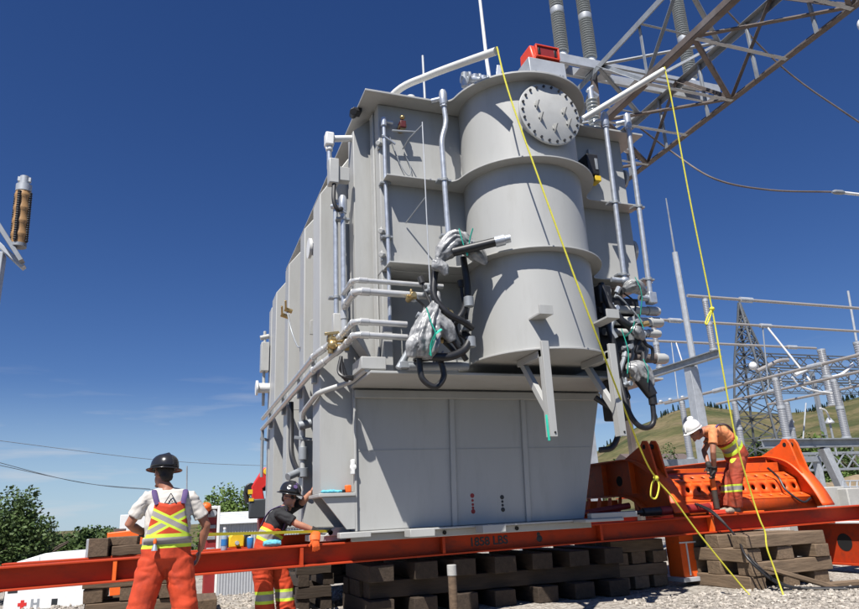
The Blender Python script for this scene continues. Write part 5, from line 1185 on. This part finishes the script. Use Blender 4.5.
r3, H3, HM3 = person('worker in white helmet and orange shirt bent over on the beam', W3, (-.1, 1, 0), tuple(tv*.6+V((-.15, 0, .75))), (-.75, -.1, -.75), dict(skin='skin2', shirt='tpeach', overalls=hv3, boot='boot', bfw=(-1, -.05, 0), floor=fl,
      hat='helmw', brim=.012, peak=.05, gloves='LR', glove='glove', pnL=(-.6, .7, 0), pnR=(-.6, -.7, 0), curl=1.1, bibtop=.55, sleeve=.6, straps=[s3(-.11), s3(.11)]))
MB().ell(H3(0, -.06, .20), (.05, .06, .045), HM3).build('hat_lamp', 'helmw', r3)
jt = thing('pump_handle', 'jack pump with an orange grip and dark bar held by the bent worker', 'jack', W3['wrL']-V((0, 0, .45)))
pa = mid(W3['wrL'], W3['wrR'], .5)+V((-.03, 0, -.06)); pb = V((pa.x+.02, 8.62, fl+.02))
MB().cyl(pa+V((0, 0, .05)), mid(pa, pb, .15), .022).build('handle', 'black', jt); MB().cyl(mid(pa, pb, .15), mid(pa, pb, .45), .042).build('grip', 'orangeb', jt, .006); MB().cyl(mid(pa, pb, .45), pb+V((0, 0, .06)), .040).build('bar', 'bootd', jt)
MB().box(pb.x-.12, pb.x+.12, 8.56, 8.68, fl, fl+.06).build('base', 'redp', jt, .008)
# measuring tape from the left worker to the tank
mt = thing('measuring_tape', 'yellow measuring tape stretched from the left worker to the tank corner', 'tape', (.4, 8, 1.05))
ta, tb = at(206, 534.5, 7.45), at(333, 531, 8.80); MB().bar(ta, tb, .004, .030).build('tape_blade', 'tape', mt)

# ================================================================== SMALL THINGS ON AND NEAR THE BEAM
def bt(x): return bz_(x)+.002
def small(name, label, cat, px, Y, z0): 
    p = at(px, 550, Y); return thing(name, label, cat, (p.x, Y, z0)), p.x
t, x = small('water_bottle', 'clear plastic water bottle with a white cap on the beam', 'bottle', 224, 8.62, 0); zb = bt(x)
MB().lathe([(.033, 0), (.036, .01), (.034, .06), (.036, .12), (.034, .17), (.015, .215), (.015, .225)], (x, 8.62, zb), n=16).build('bottle_body', mat('bottle_plastic', (.30, .38, .46), .08), t)
MB().cyl((x, 8.62, zb+.05), (x, 8.62, zb+.12), .0375).build('label_band', 'blue', t); MB().cyl((x, 8.62, zb+.2255), (x, 8.62, zb+.25), .017).build('cap', 'white', t)
t, x = small('drink_can', 'blue cup standing on the beam near the bending worker', 'cup', 250, 8.62, 0); zb = bt(x)
MB().lathe([(.028, 0), (.036, .02), (.040, .11), (.036, .12)], (x, 8.62, zb), n=16).build('can_body', 'blue', t)
MB().lathe([(.034, 0), (.028, .01)], (x, 8.62, zb+.12), n=16).build('lid', 'galvl', t)
t, x = small('cloth_roll', 'pale blue rolled rag on the beam in front of the bending worker', 'rag', 272, 8.62, 0); zb = bt(x)
voxel(MB().tube([(x-.10, 8.62, zb+.035), (x-.03, 8.63, zb+.042), (x+.04, 8.61, zb+.04), (x+.10, 8.62, zb+.036)], [.03, .04, .04, .03], 12), 'rag', 'cyan', t, .008, 1, .006, 30)
t = thing('work_gloves', 'orange glove hanging over the beam at the tank corner', 'glove', at(320, 545, 8.46))
b = MB(); p = at(315, 541, 8.455); b.tube([at(316, 533, 8.56), at(315, 537, 8.48), p], [(.055, .03), (.065, .035), (.06, .035)], 12, side=V((1, 0, 0))); hand_geo(b, p+V((0, 0, .03)), V((.12, -.12, -1)), V((0, 1, 0)), 1.1, .9); voxel(b, 'glove', 'gloveo', t, .007, 1)
t = thing('rag', 'pale blue rag lying on the jacking pad', 'rag', (1.78, 8.42, 1.452))
voxel(MB().ell((1.76, 8.45, 1.472), (.13, .05, .022)).ell((1.85, 8.43, 1.47), (.06, .05, .018)), 'rag', 'cyan', t, .008, 1, .008, 25)
t = thing('tape_case', 'small orange block beside the blue rag on the jacking pad', 'tool', (1.96, 8.42, 1.452)); MB().box(1.93, 2.0, 8.38, 8.46, 1.452, 1.54).build('case', 'orangeb', t, .012); MB().box(1.89, 1.93, 8.40, 8.45, 1.452, 1.49).build('nozzle', 'black', t, .006)
t, x = small('jerry_can', 'yellow container with dark sides behind the beam', 'container', 236, 9.86, 0); zb = .858
MB().prism([(x-.10, zb), (x+.10, zb), (x+.10, zb+.13), (x+.05, zb+.18), (x-.06, zb+.18), (x-.10, zb+.13)], 'y', 9.78, 9.93).build('container_body', 'yellow', t, .02)
MB().box(x-.16, x-.103, 9.80, 9.92, zb, zb+.14).build('side_case', 'black', t, .01); MB().box(x+.103, x+.18, 9.80, 9.92, zb, zb+.16).build('side_case', 'black', t, .01); MB().cyl((x, 9.775, zb+.06), (x, 9.70, zb+.06), .025).build('spout', 'galvl', t)
t = thing('bolts_box', 'small white carton and pale blue rag at the foot of the tank right corner', 'carton', (5.6, 8.62, .93)); 
q = at(568, 531, 8.6); MB().box(q.x-.10, q.x+.08, 8.55, 8.68, bt(q.x), bt(q.x)+.055).build('carton', 'white', t, .004); MB().box(q.x+.085, q.x+.12, 8.56, 8.66, bt(q.x), bt(q.x)+.05).build('lid', 'redp', t, .004)
t = thing('rag', 'pale blue rag on the beam right of the white carton', 'rag', (5.9, 8.62, .93)); q = at(584, 530, 8.6)
voxel(MB().ell((q.x, 8.62, bt(q.x)+.018), (.12, .05, .02)), 'rag', 'cyan', t, .008, 1, .006, 25)

# ================================================================== LEFT BACKGROUND
def wbox(mb, c, rz, x0, x1, y0, y1, z0, z1):
    m = Matrix.Rotation(rz, 3, 'Z'); mb.obox(V(c)+m @ V(((x0+x1)/2, (y0+y1)/2, (z0+z1)/2)), (x1-x0, y1-y0, z1-z0), m)
# white van with a red cross on its side
vx = at(8, 560, 38); vo = V((vx.x, 38, -2.66)); vr = R_(-6)
t = thing('white_van', 'white ambulance van with a red cross low on its side', 'van', vo)
vm = Matrix.Rotation(vr, 3, 'Z')
def vb(name, m, x0, x1, y0, y1, z0, z1, bev=.03):
    k = MB(); wbox(k, vo, vr, x0, x1, y0, y1, z0, z1); return k.build(name, m, t, bev)
k = MB(); prf = [(0, .45), (3.65, .45), (3.65, 2.7), (3.4, 2.98), (1.5, 2.93), (.35, 2.62), (.05, 2.25)]
A = k.verts([vo+vm @ V((a, 0, z)) for a, z in prf]); B = k.verts([vo+vm @ V((a, 2.1, z)) for a, z in prf]); k.face(A); k.face(B[::-1])
for i in range(len(prf)): k.face([A[i], B[i], B[(i+1) % len(prf)], A[(i+1) % len(prf)]])
k.build('body', 'white', t, .08)
vb('window', 'glass', .15, .55, -.012, .0, 1.3, 1.75, .02); vb('window', 'glass', 2.0, 2.25, -.012, 0, .62, .95, .02); vb('window', 'galvd', 1.15, 1.25, -.012, 0, .60, 1.0, .01); vb('window', 'galvd', 1.4, 1.5, -.012, 0, .60, 1.0, .01); vb('window', 'galvd', 1.25, 1.4, -.012, 0, .76, .84, .01)
vb('red_cross', 'red', .62, .98, -.014, 0, .73, .87, .0); vb('red_cross', 'red', .73, .87, -.0145, 0, .62, .98, .0)
vb('roof_seam', 'galvl', 1.3, 1.32, -.008, 0, 2.2, 2.85, .0); vb('rear_panel', 'sidem', 3.655, 3.67, .1, 2.0, .6, 2.6, .02); vb('roof_rail', 'white', .4, 3.3, -.02, .04, 2.55, 2.6, .01)
for a in (.75, 3.0):
    c = vo+vm @ V((a, .05, .36)); MB().cyl(c, c+vm @ V((0, .25, 0)), .36, 20).build('wheel', 'black', t, .03)
# shed with white metal roof and corrugated wall
s0 = at(216, 522, 40); s1 = at(262, 520, 40)
t = thing('shed', 'low grey corrugated shed with a white metal roof behind the beam', 'shed', (s0.x, 40, -2.7))
zr, ze = at(235, 513, 41.5).z, at(235, 523.5, 40).z
k = MB(); n = 60
A = k.verts([(s0.x+(s1.x+2-s0.x)*i/n, 40+.04*(i % 2), -2.8) for i in range(n+1)]); B = k.verts([(s0.x+(s1.x+2-s0.x)*i/n, 40+.04*(i % 2), ze) for i in range(n+1)])
for i in range(n): k.face([A[i], A[i+1], B[i+1], B[i]])
k.box(s0.x, s1.x+2, 40.06, 45, -2.8, ze-.02); k.build('wall', 'sidem', t, 0, 0)
k = MB(); k.prism([(39.8, ze), (42.5, zr), (45.2, ze), (45.2, ze+.08), (42.5, zr+.08), (39.8, ze+.08)], 'x', s0.x-.2, s1.x+2.2); k.build('roof', 'roofm', t, 0)
k = MB()
for i in range(5): yy = 40.1+i*.5; k.bar((s0.x-.2, yy, ze+.09+(zr-ze)*(i*.5+.3)/2.7), (s1.x+2.2, yy, ze+.09+(zr-ze)*(i*.5+.3)/2.7), .03)
k.build('roof_ridges', 'galvl', t)
# cream steel cabinet standing open
c0_ = at(212, 553, 14); z1 = at(212, 506, 14).z
t = thing('steel_cabinet', 'tall cream steel cabinet standing open behind the left worker', 'cabinet', (c0_.x, 14, 0))
cx0, cx1 = at(206, 530, 14).x, at(219.5, 530, 14).x
MB().box(cx0, cx1, 14.02, 14.5, -.4, z1).build('cabinet_body', 'dkred', t, .02)
MB().box(cx1-.05, cx1, 13.96, 14.0199, -.4, z1).box(cx0, cx1-.0505, 13.96, 14.0199, z1-.06, z1).build('frame', 'white', t, .01)
for i in range(5): MB().box(cx0+.02, cx1-.07, 13.99, 14.0195, z1-.2-i*.2, z1-.14-i*.2).build('shelf', 'galvd' if i else 'conc', t, .006)
MB().lathe([(.05, 0), (.06, .02)], (cx0+.12, 13.99, z1-.13), (0, -1, 0), 14).build('gauge', 'galvl', t)
MB().ell((cx0-.02, 13.9, z1-.02), (.10, .10, .09)).build('beacon', 'orangeb', t)
# orange skip behind the timbers
o0, o1 = at(106, 545, 17).x, at(150, 545, 17).x; zt2 = at(125, 531, 17).z
t = thing('orange_skip', 'bright orange steel skip behind the left worker and timbers', 'skip', (o0, 17.3, -1))
MB().prism([(o0, zt2-.02), (o1+.6, zt2+.07), (o1+.6, -1.4), (o0+.3, -1.4)], 'y', 17, 18.6).build('bin', 'orangeb', t, .02)
MB().box(o0+.5, o1+.5, 16.93, 16.998, zt2-.42, zt2-.36).build('rail', 'galvd', t, .01)
MB().box(at(107, 540, 17).x, at(120, 540, 17).x, 18.7, 18.9, zt2-.3, at(115, 529, 18.7).z).build('back_plate', 'rooft', t, .01)
pz0 = at(120.5, 515, 24); pz1 = at(133, 531, 24)
t = thing('sign_board', 'blank white board standing behind the left worker elbow', 'sign', (pz0.x, 24, -2)); MB().box(pz0.x, pz1.x+.4, 24, 24.05, pz1.z, pz0.z).build('board', 'white', t, .01)
for x in (pz0.x+.1, pz1.x+.2): MB().box(x-.03, x+.03, 24.051, 24.1, -2.8, pz0.z).build('post', 'galvd', t)
# red loader crane beyond the transformer
CRY = 17.5
def ac(x, y): return at(x, y, CRY)
t = thing('loader_crane', 'red folding loader crane with a dark control box beyond the transformer', 'crane', (ac(258, 550).x, CRY, -1.5))
k = MB(); qa, qb, qc = ac(270, 467), ac(257, 482), ac(254, 504); w_ = .26
P2 = [ac(263, 468), ac(275, 466), ac(275, 479), ac(262, 489), ac(265, 505), ac(252, 505), ac(251, 487)]
k.prism([(p.x, p.z) for p in P2], 'y', CRY-.14, CRY+.14).build('boom', 'red', t, .02)
MB().prism([(p.x, p.z) for p in (ac(258, 518), ac(269, 518), ac(268, 550), ac(259, 550))], 'y', CRY-.2, CRY+.2).build('mast', 'red', t, .02)
MB().box(ac(257, 550).x, ac(272, 550).x, CRY-.3, CRY+.3, -2.2, ac(260, 549).z).build('base', 'dkred', t, .02)
MB().cyl(ac(250.5, 489)-V((0, .1, 0)), ac(250.5, 489)+V((0, .1, 0)), .14).build('hose_reel', 'black', t, .02); MB().tube(smooth_path([ac(247, 488), ac(246, 494), ac(247.5, 503)]), .06, 8).build('hose', 'black', t)
MB().bar(ac(252, 490), ac(272, 488), .10).build('ram', 'black', t, .01)
q0, q1 = ac(247.5, 519), ac(270, 499); MB().box(q0.x, q1.x, CRY-.45, CRY-.16, q0.z, q1.z).build('control_box', mat('dark_grey_box', (.045, .05, .055), .5), t, .03)
for a, b_ in (((246, 495), (248.5, 490.5)), ((247, 502), (249.5, 499))):
    pa_, pb_ = ac(*a), ac(*b_); MB().box(pa_.x, pb_.x+.05, CRY-.47, CRY-.4505, pa_.z, pb_.z).build('decal', 'yel_lab', t)
MB().lathe([(.08, 0), (.07, .01)], ac(266, 472)-V((0, .145, 0)), (0, -1, 0), 14).build('decal', 'yel_lab', t)
# ================================================================== TREES
def crown(mb, c, r, n, leaf, rnd, lobes=16, flat=.8):
    cl = []
    for _ in range(lobes):
        d = V((rnd.gauss(0, 1), rnd.gauss(0, 1), rnd.gauss(0, 1))).normalized(); q = rnd.uniform(.35, .95); cl.append((V((d.x*r[0]*q, d.y*r[1]*q, d.z*r[2]*q)), rnd.uniform(.28, .5)))
    for _ in range(n):
        o_, s = rnd.choice(cl); d = V((rnd.gauss(0, 1), rnd.gauss(0, 1), rnd.gauss(0, 1))).normalized()*rnd.uniform(.55, 1.08)*s
        p = V(c)+o_+V((d.x*r[0], d.y*r[1], d.z*r[2])); u = V((rnd.gauss(0, 1), rnd.gauss(0, 1), rnd.gauss(0, .6))).normalized(); v = u.cross(V((rnd.gauss(0, 1), rnd.gauss(0, 1), rnd.gauss(0, 1)))).normalized()
        L = leaf*rnd.uniform(.6, 1.4); q = [p-u*L*.5, p+v*L*.28, p+u*L*.5, p-v*L*.28]; mb.face(mb.verts(q))
def tree(name, label, cat, base, h, r, n, leaf, seed, m='leaf', group=None, lobes=16, cz=.62):
    rnd = random.Random(seed); t = thing(name, label, cat, base, group); b = V(base)
    k = MB().tube(smooth_path([b-V((0, 0, .3)), b+V((.05, 0, h*.25)), b+V((-.05, .05, h*.6)), b+V((0, 0, h*.85))]), [r*.10*(1-i/24) for i in range(19)], 8)
    for i in range(6):
        a = rnd.random()*6.28; z = h*rnd.uniform(.25, .6); e = V((math.cos(a)*r*.7, math.sin(a)*r*.7, h*rnd.uniform(.1, .3))); k.tube([b+V((0, 0, z)), b+V((0, 0, z))+e*.5+V((0, 0, .1)), b+V((0, 0, z))+e], [r*.05, r*.035, r*.015], 6)
    k.build('trunk', 'bark', t); k = MB(); crown(k, b+V((0, 0, h*cz)), (r, r, h*(1-cz)*1.05), n, leaf, rnd, lobes); k.build('crown', m, t, 0, 0)
def gtree(px, ytop, Y, zg, r, n, leaf, seed, label, name='leafy_tree', m='leaf', group=None, lobes=16, cz=.55):
    p = at(px, ytop, Y); tree(name, label, 'tree', (p.x, Y, zg), p.z-zg, r, n, leaf, seed, m, group, lobes, cz)
gtree(19, 499, 52, -2.7, 2.0, 8000, .24, 11, 'dark bushy tree at the left edge behind the white van', lobes=26, cz=.5)
gtree(-12, 501, 50, -2.7, 2.6, 6000, .24, 12, 'tree cut off by the left edge behind the white van', lobes=22, cz=.5)
gtree(40, 517, 56, -2.7, 1.2, 3000, .22, 13, 'smaller sparse tree right of the dark tree at the left', lobes=14, cz=.5)
gtree(222, 488, 58, -2.7, 2.4, 6000, .26, 14, 'light green tree behind the shed, left one of the pair', m='leafl', lobes=20, cz=.5)
gtree(242, 487, 60, -2.7, 2.6, 6000, .26, 15, 'light green tree behind the shed, next to the red crane', m='leafl', lobes=20, cz=.5)
for i in range(26):
    px = 52+i*4.1+(95 if i > 18 else 0)+rs.uniform(-1.5, 1.5); gtree(px, 532+rs.uniform(-2, 3), 108+rs.uniform(-8, 12), -4, 3.6, 1100, .6, 20+i, 'low dark tree in the far row along the left horizon', 'far_tree', 'leaf', 'low trees on the left horizon', 10, .5)
# shrubs and bank below the substation on the right
for i, (px, yt, Y, r, m) in enumerate(((806, 440, 75, 4, 'leafl'), (822, 444, 72, 3.2, 'leafl'), (838, 441, 74, 3.4, 'leaf'), (852, 446, 70, 3.0, 'leaf'), (868, 440, 72, 3.6, 'leafl'), (792, 446, 80, 3.2, 'leafl'), (746, 440, 78, 2.6, 'leaf'), (668, 452, 120, 4, 'leaf'), (600, 462, 120, 5, 'leaf'))):
    p = at(px, yt, Y); tree('shrub_tree', ('round light green shrub tree behind the splayed leg', 'light green shrub next to the round one', 'dark shrub tree above the dry bank', 'dark shrub nearest the right edge', 'shrub cut by the right edge', 'small light shrub behind the trailer ear', 'dark shrub at the foot of the lattice tower', 'far tree by the distant roofs', 'far tree seen under the black hose')[i], 'tree', (p.x, Y, 0), p.z, r, 2600, .5, 40+i, m, 'shrub trees beyond the yard', 12, .45)
g = MB(); rows = []
for j in range(13):
    Y = 44+j*1.2; row = []
    for i in range(41):
        x = 40+i*1.2; e = math.sin(math.pi*min(1, j/12.)); z = -.2+3.0*e*(.8+.5*noise.noise(V((x*.15, Y*.2, 2))))*sst(40, 48, x)+.3*noise.noise(V((x*.8, Y*.8, 5))); row.append((x, Y, z))
    rows.append(g.verts(row))
for A, B in zip(rows, rows[1:]):
    for i in range(40): g.face([A[i], A[i+1], B[i+1], B[i]])
tag(g.build('dry_bank', mat('dry_grass', (.24, .18, .11), .95, vary=.35, scale=.9, dirt=(.10, .085, .05), dscale=.5, bump=.5, bscale=6), ang=180), kind='structure')
# concrete blocks and a small railing
for i, (a, b_, zt3, Y) in enumerate(((807, 824, 490, 15.5), (824.5, 848, 487, 15.2), (849, 880, 488, 14.9))):
    p, q = at(a, 500, Y), at(b_, 500, Y); zz = at(a, zt3, Y).z; o = MB().box(p.x, q.x-.03, Y, Y+.8, -.3, zz).build('concrete_block', 'conc', None, .03)
    tag(o, ('left concrete block behind the trailer at the right', 'middle concrete block behind the trailer with a dark joint on its left', 'concrete block at the right edge')[i], 'block')
    if i == 1: k2 = MB().box(p.x+.3, q.x-.4, Y-.5, Y-.05, -.3, zz-.55); tag(k2.build('concrete_step', 'conc', None, .03), 'low concrete step before the middle concrete block', 'step')
t = thing('hand_rail', 'small pale steel railing on the concrete blocks', 'railing', at(848, 490, 15.3))
for px in (843, 850, 857, 864): MB().cyl(at(px, 494, 15.4), at(px, 481, 15.4), .022, 8).build('post', 'galvl', t)
for y in (481, 487): MB().cyl(at(843, y, 15.4), at(866, y-.5, 15.4), .02, 8).build('rail', 'galvl', t)
# distant houses at the foot of the hill
for i, (px, w_, lab) in enumerate(((655, 7, 'distant house with a dark roof, leftmost at the foot of the hill'), (668, 8, 'distant house with a dark roof, second from the left'), (681, 7, 'distant house just left of the bent worker'), (640, 6, 'distant house half hidden by the left trailer ear'))):
    Y = 150; p = at(px, 456, Y); t = thing('house', lab, 'house', (p.x, Y, p.z-3.2), 'houses at the foot of the hill'); zb = p.z-3.2
    MB().box(p.x-w_/2, p.x+w_/2, Y, Y+7, zb-6, p.z-1.0).build('wall', 'conc' if i % 2 else 'bark', t, 0)
    MB().prism([(Y-.5, p.z-1.1), (Y+3.5, p.z+.9), (Y+7.5, p.z-1.1)], 'x', p.x-w_/2-.4, p.x+w_/2+.4).build('roof', 'rooft', t, 0)
    for dx in (-w_/4, w_/4): MB().box(p.x+dx-.5, p.x+dx+.5, Y-.04, Y, p.z-2.6, p.z-1.5).build('window', 'glass', t)
# dark conifers along the ridge
rnd = random.Random(5); cproto = []
for v_ in range(3):
    k = MB(); 
    for i in range(380):
        h = rnd.random()**.7; z = 1+h*11; rr = (1-h)*2.4*rnd.uniform(.3, 1)+.15; a = rnd.random()*6.28; p = V((math.cos(a)*rr, math.sin(a)*rr, z)); u = V((math.cos(a), math.sin(a), -.4))*.8; v = V((-math.sin(a), math.cos(a), rnd.uniform(-.4, .4)))*.5
        k.face(k.verts([p-v, p+u, p+v, p-u*.3+V((0, 0, .7))]))
    me = k.mesh('crown', 0); me.materials.append(M['conif']); cproto.append(me)
tk = MB().cyl((0, 0, -2), (0, 0, 11), .22, 6, .05).mesh('trunk', 30); tk.materials.append(M['bark'])
spots = [.915+rnd.gauss(0, .012) for _ in range(22)]+[.878+rnd.gauss(0, .004) for _ in range(4)]+[1.10+rnd.uniform(0, .30) for _ in range(60)]+[1.24+rnd.gauss(0, .02) for _ in range(30)]+[1.16+rnd.gauss(0, .012) for _ in range(18)]+[.79+rnd.gauss(0, .02) for _ in range(14)]+[.68+rnd.gauss(0, .02) for _ in range(12)]
for q in spots:
    Y = YR*rnd.uniform(.93, 1.03); s = rnd.uniform(.3, .8)
    z = ridge(q)*YR+1.15-abs(Y-YR)*.16-1.5
    t = thing('conifer', 'dark conifer on the skyline of the grassy hill', 'tree', (q*Y, Y, z), 'conifers along the hill ridge'); t.scale = (s, s, s); t.rotation_euler.z = rnd.random()*6
    for nm, me in (('trunk', tk), ('crown', rnd.choice(cproto))):
        o = bpy.data.objects.new(nm, me); COL.objects.link(o); o.parent = t
